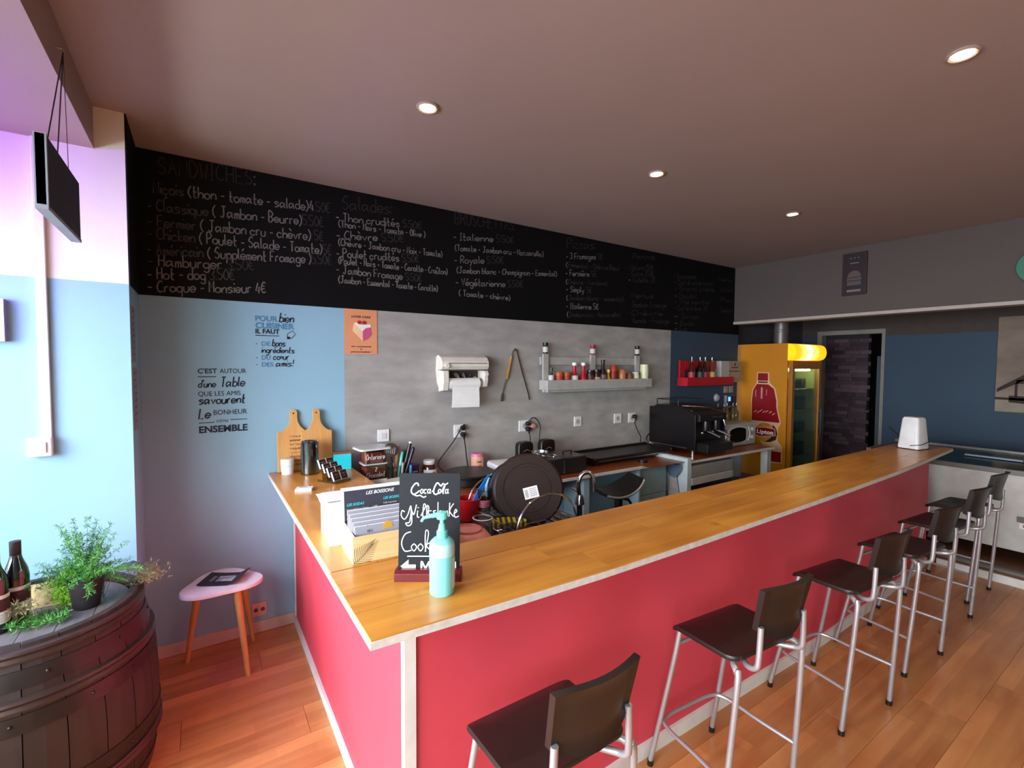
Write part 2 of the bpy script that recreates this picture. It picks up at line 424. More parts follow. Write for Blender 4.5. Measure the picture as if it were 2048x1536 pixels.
# bulkhead and far room
struct('wall_bulkhead', G().box(5.1, 5.22, -6.0, 0, 2.09, 2.7), mat('bulkhead_paint_shaded', '#584d47', .8, var=.03, scale=2))  # base colour darkened to put the weaker light at this end into the paint
struct('trim_bulkhead', G().box(5.085, 5.235, -6.0, 0, 2.062, 2.09), mat('trim_paint', '#b5a79c', .7))
wf = struct('wall_right', G().box(7.0, 7.1, -6.0, -.80, 0, 1.97).box(7.0, 7.1, -.08, .24, 0, 1.97), M_blue_shaded)
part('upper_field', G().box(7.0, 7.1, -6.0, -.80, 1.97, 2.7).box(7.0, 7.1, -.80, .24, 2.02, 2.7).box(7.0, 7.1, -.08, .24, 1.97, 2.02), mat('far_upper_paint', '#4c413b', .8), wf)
dr = struct('door_1', G().box(6.985, 7.11, -.115, -.06, .1, 2.055).box(6.985, 7.11, -.82, -.785, .1, 2.055).box(6.985, 7.11, -.785, -.115, 2.0, 2.055), mat('door_frame_paint', '#8f8780', .6))
part('door_leaf', G().box(7.105, 7.135, -.785, -.705, .1, 1.72), mat('dull_teal_door', '#404e50', .6), dr)
part('door_handle', G().tube([(7.16, -.60, 1.04), (7.10, -.60, 1.04), (7.10, -.68, 1.04)], .008), M_chrome, dr, smooth=True)
# corridor behind the doorway: brick slips on its near wall
wc = struct('wall_corridor', G().box(7.14, 7.2, -.60, .2, .1, 2.0), mat('corridor_mortar', '#30282b', .9))
struct('wall_corridor_end', G().box(8.3, 8.4, -2.0, 1.0, 0, 2.7).box(7.1, 8.3, .24, .34, 0, 2.7).box(7.1, 8.3, -2.0, -1.9, 0, 2.7).box(7.1, 8.4, -2, 1, 2.7, 2.8), mat('corridor_dark', '#241f20', .9))
bm_ = [mat('brick_slip_%d' % i, c, .85, var=.15, scale=30, bump=.4) for i, c in enumerate(('#46343a', '#513e43', '#3c2c33', '#5f4a4d'))]
zz = .25; rr = 0
while zz < 1.95:
    yy = -.60 - (.03 if rr % 3 == 0 else 0); k = 0
    while yy < .0:
        wdt = random.choice((.13, .17, .21)); e = min(yy + wdt, .02)
        d = random.uniform(.004, .016)
        if e - yy > .02: part('brick', G().box(7.14 - d, 7.142, yy + .0015, e - .0015, zz + .0015, zz + .0485), random.choice(bm_), wc)
        yy = e
        if e >= .02: break
    zz += .05; rr += 1
# platform of the far room
pf = struct('floor_platform', G().box(4.92, 8.3, -6.0, .14, -.02, .1), mat('far_floor_boards', '#5c3722', .45, var=.15, scale=3, stretch=(1, 8, 1)))
part('nosing', G().box(4.90, 4.95, -6.0, -1.9, .085, .104), mat('grey_nosing', '#77736f', .4, .4), pf)
struct('baseboard_platform', G().box(4.905, 4.922, -6.0, -1.9, 0, .06), M_wpaint)
struct('baseboard_back', G().box(-.26, .46, -.014, .0, 0, .065), mat('skirting', '#c9b2a4', .6))

# ================================================================== CHALKBOARD
cb = thing('chalkboard', 'long black chalkboard band with handwritten menu under the ceiling', 'menu board', (0, 0, 1.95))
part('board', G().box(-.26, 5.1, -.006, -.0005, 0, .749).box(5.1, 5.2, -.006, -.0005, 0, .112), M_chalkb, cb)
part('board_return', G().box(-.2595, -.254, -.39, -.006, 0, .749), M_chalkb, cb)
LINES = [
[(-0.164,2.587,0.294,2.619,'|SANDWICHES|:'),(-0.185,2.481,0.702,2.535,'|Niçois |(thon - tomate - salade)4|.50€'),(-0.212,2.387,0.661,2.442,'|- Classique |( Jambon - Beurre)|5.50€'),(-0.212,2.306,0.660,2.355,'|- Fermier |( Jambon cru - chèvre)| 5€'),(-0.213,2.242,0.706,2.278,'|- Chicken |( Poulet - Salade - Tomate)|5€'),(-0.217,2.161,0.705,2.215,'|- Américain |( Supplément Fromage )|5.50€'),(-0.216,2.100,0.280,2.133,'|- |Hamburger |3.50€'),(-0.218,2.033,0.178,2.067,'- Hot - dog |3.50€'),(-0.219,1.966,0.337,2.008,'- Croque - Monsieur 4€')],
[(0.771,2.570,1.100,2.601,'|Salades:'),(0.729,2.493,1.308,2.533,'- Thon crudités |5.50€'),(0.746,2.458,1.333,2.479,'(Thon - Maïs - Tomate - Olive )'),(0.731,2.382,1.181,2.422,'- Chèvre |5.50€'),(0.744,2.342,1.462,2.360,'(Chèvre - Jambon cru - Noix - Tomate)'),(0.730,2.270,1.287,2.299,'- Poulet crudités |5.50€'),(0.743,2.229,1.502,2.240,'(Poulet - Maïs - Tomate - Carotte - Croûton)'),(0.729,2.168,1.307,2.169,'- Jambon Fromage |5.50€'),(0.742,2.109,1.426,2.113,'(Jambon - Emmental - Tomate - Carotte)')],
[(1.560,2.610,2.090,2.645,'|BRUSCHETTAS:'),(1.546,2.495,2.080,2.548,'- Italienne |5.50€'),(1.560,2.420,2.368,2.480,'(Tomate - Jambon cru - Mozzarella)'),(1.555,2.327,1.986,2.379,'- Royale |5.50€'),(1.574,2.260,2.512,2.335,'(Jambon blanc - Champignon - Emmental)'),(1.565,2.170,2.168,2.210,'- Végétarienne |5.50€'),(1.592,2.099,2.045,2.097,'( Tomate - chèvre)')],
[(2.614,2.580,2.951,2.621,'|Pizzas:'),(2.604,2.492,3.033,2.542,'- 3 Fromages |5€'),(2.605,2.423,3.243,2.465,'(|Emmental - Chèvre Bleu)'),(2.600,2.350,2.961,2.379,'- Fermière |5€'),(2.607,2.281,3.095,2.315,'(|Chèvre - Lardons)'),(2.608,2.216,2.908,2.229,'- Simply |5€'),(2.614,2.147,3.309,2.188,'(|Jambon blanc - emmental)'),(2.609,2.073,2.991,2.090,'- Italienne 5€'),(2.622,2.004,3.265,2.042,'(|Jambon cru - Mozzarella)')],
[(3.417,2.595,3.735,2.630,'|Paninis'),(3.351,2.486,3.716,2.523,'|- Nature 1.50€'),(3.352,2.430,3.725,2.464,'|- Sucre 1.50€'),(3.367,2.374,3.749,2.407,'- |Nutella 2€'),(3.412,2.229,3.730,2.250,'|Menus'),(3.414,2.143,3.918,2.173,'|Jambon fromage'),(3.415,2.066,3.873,2.088,'|Chèvre'),(3.417,1.993,3.970,2.017,'|Viande - fromage')],
[(4.020,2.475,4.389,2.508,'|- Expresso'),(4.022,2.413,4.698,2.467,'|- Café américain'),(4.040,2.353,4.720,2.402,'|- Grand crème'),(4.042,2.280,4.413,2.305,'- |Chocolat'),(4.044,2.218,4.632,2.256,'|- Thé menthe'),(4.046,2.156,4.598,2.187,'|- Café crème 2€'),(4.049,2.073,4.456,2.091,'- |Sirop'),(4.051,2.005,4.388,2.016,'- |Soda'),(4.052,1.948,4.252,1.951,'- |Jus'),(4.791,2.521,5.045,2.540,'|Menu'),(4.833,2.412,5.070,2.427,'|Enfant'),(4.838,2.299,5.075,2.312,'|Plat'),(4.843,2.186,5.080,2.196,'|Dessert')]]
for ci, col in enumerate(LINES):
    for li, (a, za, b, zb_, s) in enumerate(col):
        cap = .052 if (li and ci < 3) else .05
        if ci == 0: cap = .060
        if li == 0 and ci < 4: cap = .085
        if s.startswith('('): cap *= .85
        segs = s.split('|'); full = ''.join(segs); tot = strokes(full, 0)[1]; done = 0
        wd = .0062 if ci < 3 else .0065
        for si, sg_ in enumerate(segs):
            wl_ = strokes(sg_, 0)[1]
            if sg_.strip():
                t0, t1 = done / tot, (done + wl_) / tot
                g = hand(G(), sg_, a + (b - a) * t0, za - 1.95 + (zb_ - za) * t0, a + (b - a) * t1, za - 1.95 + (zb_ - za) * t1, cap, wd if si % 2 == 0 else wd * .9, -.0075)
                mm_ = M_chalk if si % 2 == 0 else (M_chalk3 if ci == 0 and li and si == 1 else M_chalk2)
                part('chalk_writing' if si % 2 == 0 else 'faint_chalk_writing', g, mm_, cb)
            done += wl_

# ================================================================== WALL STICKERS
st1 = thing('wall_sticker', 'navy wall lettering reading C\'est autour d\'une table, lower on blue wall', 'wall sticker', (0, 0, 1.2))
def Z1(c): return 1.566 - (c - 650) * .000744 - 1.2
def X1(c): return -.012 + (c - 800) * .000573
Y = -.0025
part('lettering', join(sans("C'EST", X1(800), Z1(685), X1(958) - X1(800), .026, .02, y=Y), sans('ENSEMBLE', X1(800), Z1(1130), X1(1210) - X1(800), .036, .035, y=Y)), M_ink, st1)
part('lettering', join(sans('AUTOUR', X1(980), Z1(685), X1(1205) - X1(980), .026, y=Y), sans('QUE LES AMIS', X1(800), Z1(855), X1(1155) - X1(800), .026, y=Y), sans('BONHEUR', X1(922), Z1(1000), X1(1207) - X1(922), .028, y=Y), sans("D'ÊTRE", X1(948), Z1(1058), X1(1045) - X1(948), .014, y=Y)), M_ink, st1)
g = G()
hand(g, "d'une", X1(803), Z1(790), X1(950), Z1(790), .042, .0055, Y, .05, .2)
hand(g, 'Table', X1(985), Z1(790), X1(1200), Z1(785), .055, .0065, Y, .05, .2)
hand(g, 'savourent', X1(805), Z1(915), X1(1200), Z1(915), .05, .0072, Y, .05, .15)
hand(g, 'Le', X1(800), Z1(1025), X1(905), Z1(1020), .055, .0072, Y, .05, .2)
part('script', g, M_ink, st1)
part('rule', G().box(X1(800), X1(950), Y, Y + .001, Z1(714), Z1(708)).box(X1(800), X1(928), Y, Y + .001, Z1(1058), Z1(1053)).box(X1(1062), X1(1208), Y, Y + .001, Z1(1044), Z1(1039)), M_ink, st1)
st2 = thing('wall_sticker', 'navy and grey wall lettering reading Pour bien cuisiner, under the chalkboard', 'wall sticker', (0, 0, 1.5))
def Z2(c): return 1.90 - (c - 170) * .00072 - 1.5
def X2(c): return .272 + (c - 1275) * .000664
M_ol = mat('outline_vinyl', '#4d84a6', .6)
part('lettering', join(sans('POUR', X2(1275), Z2(248), X2(1450) - X2(1275), .031, .02, y=Y), sans('CUISINER', X2(1275), Z2(306), X2(1588) - X2(1275), .033, .03, y=Y), sans('DE', X2(1320), Z2(448), X2(1390) - X2(1320), .025, .02, y=Y), sans('DU', X2(1320), Z2(562), X2(1390) - X2(1320), .025, .02, y=Y), sans('DES', X2(1320), Z2(618), X2(1412) - X2(1320), .025, .02, y=Y)), M_ol, st2)
g = G()
hand(g, 'bien', X2(1465), Z2(250), X2(1590), Z2(248), .055, .006, Y, .05, .25)
hand(g, 'bons', X2(1405), Z2(450), X2(1515), Z2(450), .042, .0052, Y, .05, .25)
hand(g, 'ingrédients', X2(1320), Z2(505), X2(1590), Z2(505), .036, .005, Y, .05, .2)
hand(g, 'cœur', X2(1412), Z2(562), X2(1545), Z2(560), .04, .005, Y, .05, .2)
hand(g, 'amis!', X2(1432), Z2(618), X2(1580), Z2(615), .04, .005, Y, .05, .2)
part('script', g, M_ink, st2)
g = join(sans('IL FAUT', X2(1275), Z2(348), X2(1465) - X2(1275), .026, .03, y=Y), G().box(X2(1275), X2(1463), Y, Y + .001, Z2(368), Z2(362)).box(X2(1275), X2(1290), Y, Y + .001, Z2(435), Z2(431)).box(X2(1275), X2(1290), Y, Y + .001, Z2(548), Z2(544)).box(X2(1275), X2(1290), Y, Y + .001, Z2(606), Z2(602)))
part('lettering', g, M_ink, st2)
g = G(); ribbon(g, [(X2(1530), Z2(380)), (X2(1530), Z2(345)), (X2(1570), Z2(320)), (X2(1598), Z2(345)), (X2(1560), Z2(385)), (X2(1530), Z2(380))], .003, Y)
g.box(X2(1527), X2(1552), Y, Y + .001, Z2(388), Z2(368))
part('salt_shaker_outline', g, M_ink, st2)

# cake poster
ps = thing('cake_poster', 'orange paper poster with a slice of pink layer cake, Layer Cake lettering', 'poster', (.88, 0, 1.66))
part('sheet', G().box(-.105, .105, -.004, -.001, 0, .29), mat('orange_paper', '#dd9468', .7, var=.03), ps)
part('lettering', join(sans('LAYER CAKE', -.062, .235, .125, .013, .03, .25, y=-.005), sans('Sur commande', -.065, .045, .13, .009, .03, .25, y=-.005), sans('&', -.005, .028, .01, .009, .03, y=-.005), sans('personnalisé !', -.07, .010, .14, .009, .03, .25, y=-.005)), mat('brown_ink', '#4a2216', .7), ps)
part('cake_sponge', G().prism_y([(-.055, .15), (-.045, .20), (.01, .16), (.01, .085)], -.0062, -.005), mat('sponge_print', '#f0c59a', .7), ps)
part('cake_icing', G().prism_y([(.01, .085), (.01, .16), (.06, .175), (.068, .13), (.045, .10)], -.0062, -.005), mat('pink_print', '#c8507c', .7), ps)
part('cake_cream', G().prism_y([(-.045, .20), (-.01, .165), (.01, .15), (.03, .17), (.065, .178), (.06, .195), (.0, .19), (-.02, .205)], -.007, -.0062), M_paper, ps)
g = G()
for cx in (-.012, .02):
    g.prism_y([(cx + .014 * math.cos(a * PI / 5), .205 + .012 * math.sin(a * PI / 5)) for a in range(10)], -.0082, -.007)
part('cherries', g, mat('cherry_print', '#a8281f', .6), ps)

# taped papers on the shaded pillar side
for i, (a, b, z0, z1) in enumerate(((-.345, -.23, 1.60, 1.86), (-.335, -.19, 1.28, 1.575))):
    pr_ = thing('taped_notice', ('white printed notice taped high on dark pillar side' if i == 0 else 'white printed notice taped below the other on pillar side'), 'notice', (-.26, (a + b) / 2, z0))
    hb = (b - a) / 2
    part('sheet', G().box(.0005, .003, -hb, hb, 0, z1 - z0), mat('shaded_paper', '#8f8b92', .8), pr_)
    g = G()
    for r_ in range(8):
        zz_ = (z1 - z0) * (.9 - r_ * .11); g.box(.003, .0036, -hb * .7, hb * random.uniform(.1, .7), zz_, zz_ + .007)
    part('print', g, mat('grey_print', '#5c5962', .8), pr_)

# ================================================================== LEFT WALL THINGS
cd = thing('cable_trunking', 'white vertical cable trunking down to the switch on left wall', 'trunking', (-.543, -.39, 1.27))
part('channel', G().box(-.017, .017, -.018, 0, .01, 1.25), M_white, cd, bevel=.003)
sw = thing('light_switch', 'white light switch at the foot of the cable trunking', 'switch', (-.562, -.39, 1.205))
part('housing', G().box(-.038, .038, -.035, 0, 0, .078), M_white, sw, bevel=.006)
part('rocker', G().box(-.022, .022, -.041, -.035, .016, .062), mat('switch_rocker', '#d5d3d0', .4), sw, bevel=.002)
sg = thing('wall_frame', 'small white canvas print at left edge above the barrel', 'picture', (-.74, -.39, 1.68))
part('canvas', G().box(-.09, .09, -.03, 0, 0, .17), mat('canvas_side', '#7e7796', .7), sg)
part('print_face', G().box(-.0895, .0895, -.032, -.03, 0.0005, .1695), M_paper, sg)
g = G(); g.prism_y([(.055 + .012 * math.cos(a * PI / 5), .085 + .009 * math.sin(a * PI / 5)) for a in range(10)], -.0335, -.032)
part('print_mark', g, mat('grey_print', '#5c5962', .8), sg)

hs = thing('hanging_sign', 'dark square board hanging on thin cords from the ceiling beam', 'sign', (-.325, -1.26, 1.985))
g = G().box(-.011, .011, -.2, .2, .01, .19)
part('board', g, mat('slate_board', '#2b2f38', .5), hs, bevel=.002)
part('frame', G().box(-.0125, .0125, -.2, .2, 0, .010).box(-.0125, .0125, -.2, -.19, .01, .19), mat('pale_edge', '#8d98a4', .5), hs)
part('cord', G().tube([(0, -.13, .188), (-.02, .22, .60)], .0017, 6).tube([(0, -.02, .188), (-.02, .22, .60)], .0017, 6).tube([(0, .12, .188), (-.02, .22, .60)], .001, 5), mat('dark_cord', '#2a1f24', .8), hs)
part('hook', G().tube([(-.045, .22, .61), (-.02, .22, .61), (-.02, .22, .595)], .003, 6), M_steel, hs)
# purple neon tube by the shop front, outside the frame
nt_ = thing('neon_tube', 'purple neon tube above the shop window beyond the left edge', 'lamp', (-1.10, -.75, 2.36))
part('tube', G().cyl((0, -.5, 0), (0, .2, 0), .012), mat('purple_neon', '#b060ff', .4, emit='#8a30ff', es=190), nt_)
part('bracket', G().box(-.06, 0, -.45, -.43, -.01, .01).box(-.06, 0, .13, .15, -.01, .01), M_black, nt_)

# ================================================================== DOWNLIGHTS
def downlight(x, y, label, k=1.0):
    t = thing('downlight', label, 'ceiling light', (x, y, 2.70), 0, 'recessed ceiling spots')
    part('bezel', G().lathe([(.030, -.001), (.046, -.001), (.048, -.006), (.040, -.010), (.032, -.006)], 28), mat('spot_bezel', '#b9a99a', .35, .3), t, smooth=True)
    part('lamp', G().lathe([(.031, -.002), (.031, -.008), (.015, -.010)], 24), mat('spot_lamp', '#fff0d8', .4, emit='#ffe6c0', es=30), t)
    l = bpy.data.lights.new('downlight_beam', 'SPOT'); l.energy = SPOT_W * k; l.color = (1, .78, .55); l.spot_size = R(125); l.spot_blend = .9; l.shadow_soft_size = .03
    o = bpy.data.objects.new('downlight_beam', l); o.location = (0, 0, -.02); o.parent = t; C.objects.link(o)
downlight(.834, -1.193, 'recessed ceiling spot nearest the chalkboard, over the corner of the bar')
downlight(2.208, -1.277, 'recessed ceiling spot second along the row above the bar')
downlight(3.603, -1.349, 'recessed ceiling spot farthest along the row above the bar')
downlight(2.258, -2.57, 'recessed ceiling spot at top right, over the stools')
for x, y_, d in ((.85, -2.55, 'above the camera'), (3.65, -2.6, 'right of the frame beside the bulkhead'), (.85, -4.0, 'behind the camera, window side'), (2.25, -4.0, 'behind the camera, middle'), (3.65, -4.0, 'behind the camera, bulkhead side')):
    downlight(x, y_, 'recessed ceiling spot beyond the frame, ' + d, .45)

# ================================================================== BAR COUNTER
bc = thing('bar_counter', 'long L-shaped bar counter with red front and oak plank top', 'counter', (.465, -1.885, 0))
def L(g): return g.mv(-.465, 1.885, 0)
# substrate with white edge
outer = [(.325, -.002), (.3235, -1.2), (.322, -2.035), (.772, -2.053), (1.057, -2.060), (1.548, -2.060), (2.607, -2.047), (3.629, -2.022), (4.3, -1.99), (5.0, -1.95)]
inner = [(5.0, -1.60), (.785, -1.61), (.785, -.002)]
part('top_board', L(G().prism(outer + inner, .922, .9405)), M_edge, bc)
# oak boards of the top, rows along the bar
def fy(x):
    for (a, ya), (b, yb) in zip(outer[2:], outer[3:]):
        if x <= b: return ya + (yb - ya) * (x - a) / (b - a)
    return -1.95
cuts = [[.324, 1.10, 1.78, 2.62, 3.45, 4.25, 4.998], [.324, .98, 1.50, 2.45, 3.05, 3.9, 4.6, 4.998], [.324, 1.32, 2.10, 2.84, 3.66, 4.45, 4.998]]
for r_ in range(3):
    for a, b in zip(cuts[r_], cuts[r_][1:]):
        q = lambda x, t: fy(x) + .003 + (-1.605 - fy(x) - .003) * t
        t0, t1 = r_ / 3, (r_ + 1) / 3; e = .0009
        part('worktop_plank', L(G().prism([(a + e, q(a, t0) + e), (b - e, q(b, t0) + e), (b - e, q(b, t1) - e), (a + e, q(a, t1) - e)], .9405, .945)), M_bar, bc)
cy = [[-1.60, -.75, -.003], [-1.60, -1.12, -.30, -.003], [-1.60, -.92, -.003]]
for r_ in range(3):
    for a, b in zip(cy[r_], cy[r_][1:]):
        x0 = .328 + r_ * .152; e = .0009
        part('worktop_plank', L(G().box(x0 + e, x0 + .152 - e, a + e, b - e, .9405, .945)), M_bary, bc)
base = [(.465, -1.885), (1.45, -1.868), (2.1, -1.878), (2.96, -1.900), (3.6, -1.892), (4.86, -1.842)]
part('front_panel', L(G().prism(base + [(4.86, -1.82), (3.6, -1.87), (2.96, -1.88), (2.1, -1.858), (1.45, -1.848), (.465, -1.865)], .002, .922)), M_red, bc)
part('side_panel', L(G().box(.465, .485, -1.865, -.016, .002, .922)), M_red, bc)
part('inner_panel', L(G().box(.80, 4.86, -1.63, -1.61, .002, .922).box(.76, .78, -1.61, -.03, .002, .922)), mat('inner_panel', '#5a4636', .6), bc)
part('corner_strip', L(G().prism([(.458, -1.893), (.492, -1.893), (.492, -1.8855), (.4645, -1.8855), (.4645, -1.866), (.458, -1.866)], .06, .9215)), M_wpaint, bc)
part('wall_strip', L(G().box(.457, .465, -.03, -.016, .002, .922)), M_wpaint, bc)
part('kickboard', L(G().prism([(x, y_ - .013) for x, y_ in base] + [(x, y_ - .0005) for x, y_ in base[::-1]], 0, .06)), M_wpaint, bc)
part('side_kickboard', L(G().box(.452, .4645, -1.864, -.016, 0, .045)), M_wpaint, bc)

# ================================================================== STOOLS
def make_stool():
    t = thing('bar_stool', '', 'bar stool', (0, 0, 0), 0, 'brown-black bar stools along the red counter')
    # seat shell
    rings = []
    def ring(s, zf, dz):
        o = []
        for x, y_ in rrect(.355 * s, .285 * s, .04 * s, 5):
            z = .629 + dz
            if y_ > .07: z -= 6 * (y_ - .07) ** 2
            if y_ < -.08: z += 1.2 * (y_ + .08) ** 2
            z -= zf * (1 - (x / .17) ** 2)
            o.append((x, y_ - .003, z))
        return o
    g = G().rings([ring(.0, 0, -.022), ring(.93, .0, -.022), ring(.99, .0, -.016), ring(1.0, 0, -.006), ring(.985, 0, 0), ring(.9, .002, -.001), ring(.6, .006, -.002), ring(.02, .008, -.003)])
    part('seat', g, M_seat, t, smooth=True)
    # backrest: framed shell, bowed, lower edge rounded
    nu, nv = 12, 7; F = []; B = []
    for j in range(nv + 1):
        for i in range(nu + 1):
            u = -1 + 2 * i / nu; v = j / nv
            z = .700 + .188 * v + (.034 * u * u) * (1 - v) - .008 * v * u ** 4
            x = u * (.124 + .010 * v)
            yb = -.196 - .030 * v + .030 * u * u
            th = .020 if (abs(u) > .86 or v > .88 or v < .1) else .008
            F.append((x, yb, z)); B.append((x, yb - th, z))
    n1 = len(F); W = nu + 1; f = []
    for j in range(nv):
        for i in range(nu):
            a = j * W + i; f.append((a, a + 1, a + W + 1, a + W)); f.append((n1 + a, n1 + a + W, n1 + a + W + 1, n1 + a + 1))
    for i in range(nu):
        f.append((i, n1 + i, n1 + i + 1, i + 1)); a = nv * W + i; f.append((a, a + 1, n1 + a + 1, n1 + a))
    for j in range(nv):
        a = j * W; f.append((a, a + W, n1 + a + W, n1 + a)); a += nu; f.append((a, n1 + a, n1 + a + W, a + W))
    part('backrest', G().add(F + B, f), M_seat, t, smooth=True)
    for s in (-1, 1):
        lg = part('leg', G().tube(smooth_path([(s * .140, .112, .604), (s * .155, .132, .45), (s * .182, .212, .02)], 4), .0095, 10), M_silver, t, smooth=True)
        part('foot_cap', G().cyl((s * .182, .214, .0), (s * .182, .212, .022), .012), M_black, lg)
        lg = part('leg', G().tube(smooth_path([(s * .11, -.10, .600), (s * .155, -.125, .602), (s * .172, -.15, .588), (s * .180, -.158, .545), (s * .200, -.125, .02)], 5), .0105, 10), M_silver, t, smooth=True)
        part('foot_cap', G().cyl((s * .200, -.124, 0), (s * .200, -.125, .022), .013), M_black, lg)
        part('back_tube', G().tube(smooth_path([(s * .08, -.10, .597), (s * .118, -.15, .597), (s * .124, -.184, .611), (s * .123, -.192, .645), (s * .118, -.194, .75)], 5), .0095, 10), M_silver, t, smooth=True)
    part('footrest', G().tube(smooth_path([(-.190, -.135, .20), (-.178, .0, .20), (-.172, .135, .20), (-.13, .182, .20), (0, .188, .20), (.13, .182, .20), (.172, .135, .20), (.178, 0, .20), (.190, -.135, .20)], 4), .0075, 8), M_silver, t, smooth=True)
    part('seat_rail', G().tube([(-.15, .118, .54), (.15, .118, .54)], .007, 8), M_silver, t, smooth=True)
    return t
S0 = make_stool()
spots = [(.760, -2.135, 0, 'nearest the camera, cut by lower frame edge'), (1.635, -2.140, -5, 'second from the camera'), (2.50, -2.160, -6, 'third from the camera'),
         (3.21, -2.165, -6, 'fourth from the camera'), (3.87, -2.145, -5, 'next to last toward the freezer'), (4.49, -2.11, -4, 'farthest away, beside the freezer')]
for i, (x, y_, a, d) in enumerate(spots):
    lb = 'brown-black bar stool on silver legs, ' + d
    if i == 0: S0.location = (x, y_, 0); S0['label'] = lb
    else: dup(S0, (x, y_, 0), R(a), lb)

# ================================================================== BARREL AND WHAT STANDS ON IT
BX, BY, BH = -.53, -.765, .71
br = thing('wine_barrel', 'dark old wooden wine barrel with iron hoops used as side table', 'barrel', (BX, BY, 0))
def brad(z):
    t = (z - .30) / (.41 if z > .30 else .42)
    return .305 + .062 * (1 - t * t)
NS = 22
for i in range(NS):
    a0 = 2 * PI * i / NS + .004; a1 = 2 * PI * (i + 1) / NS - .004
    rings = []
    for k in range(13):
        z = BH * k / 12; ro = brad(z); ri = ro - .024
        rings.append([(ro * math.cos(a0), ro * math.sin(a0), z), (ro * math.cos((a0 + a1) / 2) * 1.002, ro * math.sin((a0 + a1) / 2) * 1.002, z), (ro * math.cos(a1), ro * math.sin(a1), z), (ri * math.cos(a1), ri * math.sin(a1), z), (ri * math.cos(a0), ri * math.sin(a0), z)])
    part('stave', G().rings(rings), M_staves, br, smooth=False)
M_hoop = mat('old_iron_hoop', '#3a3532', .38, .75, .25, 9, bump=.3)
def hoop(z0, z1, t=.004, ridge=False):
    n = 44; rs = []
    prof = [(brad(z0) - .006, z0), (brad(z0) + t, z0 + .001), (brad((z0 + z1) / 2) + t, (z0 + z1) / 2), (brad(z1) + t, z1 - .001), (brad(z1) - .006, z1)]
    if ridge:
        m = (z0 + z1) / 2; r = brad(m)
        prof = [(r - .006, z0), (r + .010, z0 + .004), (r + .013, z0 + .012), (r + .006, m), (r + .013, z1 - .012), (r + .010, z1 - .004), (r - .006, z1)]
    part('hoop', G().lathe(prof, n), M_hoop if not ridge else mat('raised_hoop', '#453631', .38, .5, .2, 9, bump=.3), br, smooth=True)
hoop(.655, .70, ridge=True); hoop(.585, .640); hoop(.515, .56, ridge=True); hoop(.455, .51)
hoop(.20, .255); hoop(.15, .195, ridge=True); hoop(.02, .075)
g = G()
for k in range(8):
    a = 2 * PI * (k * .38) ; z = (.615, .485, .225)[k % 3]; r = brad(z) + .004
    g.sphere((r * math.cos(a), r * math.sin(a), z), .005, 10, 6)
for a, z in ((-1.25, .615), (-.95, .485), (-.62, .612), (-.55, .485), (-1.5, .485)):
    r = brad(z) + .004; g.sphere((r * math.cos(a), r * math.sin(a), z), .0055, 10, 6)
part('rivets', g, M_hoop, br, smooth=True)
yb = -.27
x_ = -.27; HZ = .675
for k in range(6):   # head boards
    a, b = -.279 + k * .093, -.279 + (k + 1) * .093
    pts = []
    for t in range(7):
        x = a + .001 + (b - a - .002) * t / 6; pts.append((x, -math.sqrt(max(0, .281 ** 2 - x * x))))
    for t in range(7):
        x = b - .001 - (b - a - .002) * t / 6; pts.append((x, math.sqrt(max(0, .281 ** 2 - x * x))))
    part('head_board', G().prism(pts, HZ - .02, HZ), mat('grey_barrel_head', '#5e5a58', .6, var=.15, scale=14, stretch=(6, 1, 1)), br)
TZ = HZ
def wine(x, y_, label):
    t = thing('wine_bottle', label, 'bottle', (x, y_, TZ), 0, 'red wine bottles on the barrel')
    part('body', G().lathe([(.0, .004), (.030, 0), (.034, .006), (.034, .165), (.030, .19), (.018, .225), (.0145, .245), (.014, .285), (.0, .287)], 28), mat('wine_glass_dark', '#0b0f12', .06, spec=.8, coat=.6), t, smooth=True)
    part('capsule', G().lathe([(.0148, .235), (.0155, .236), (.0155, .288), (.0, .2895)], 20), mat('bottle_capsule', '#22181c', .45), t, smooth=True)
    lb = part('label', G().lathe([(.0345, .035), (.0348, .036), (.0348, .075), (.0345, .076)], 28), M_paper, t, smooth=True)
    part('label_band', G().lathe([(.0344, .076), (.0347, .077), (.0347, .118), (.0344, .119)], 28), mat('wine_red_label', '#4a1a20', .6), t, smooth=True)
    part('label_top', G().lathe([(.0344, .119), (.0348, .12), (.0348, .131), (.0344, .132)], 28), M_paper, t, smooth=True)
    g = G()
    for k in range(4):
        for a in range(-5, 6):
            an = R(-75 + a * 9); r = .0351; b = an + R(7.5)
            z = .043 + k * .007
            g.add([(r * math.cos(an), r * math.sin(an), z), (r * math.cos(b), r * math.sin(b), z), (r * math.cos(b), r * math.sin(b), z + .0015), (r * math.cos(an), r * math.sin(an), z + .0015)], [(0, 1, 2, 3)])
    part('label_text', g, mat('grey_print', '#5c5962', .8), lb)
wine(-.560, -.775, 'whole red wine bottle with cream and maroon label on barrel, right one')
wine(-.598, -.838, 'red wine bottle on barrel, half cut off by the left frame edge')

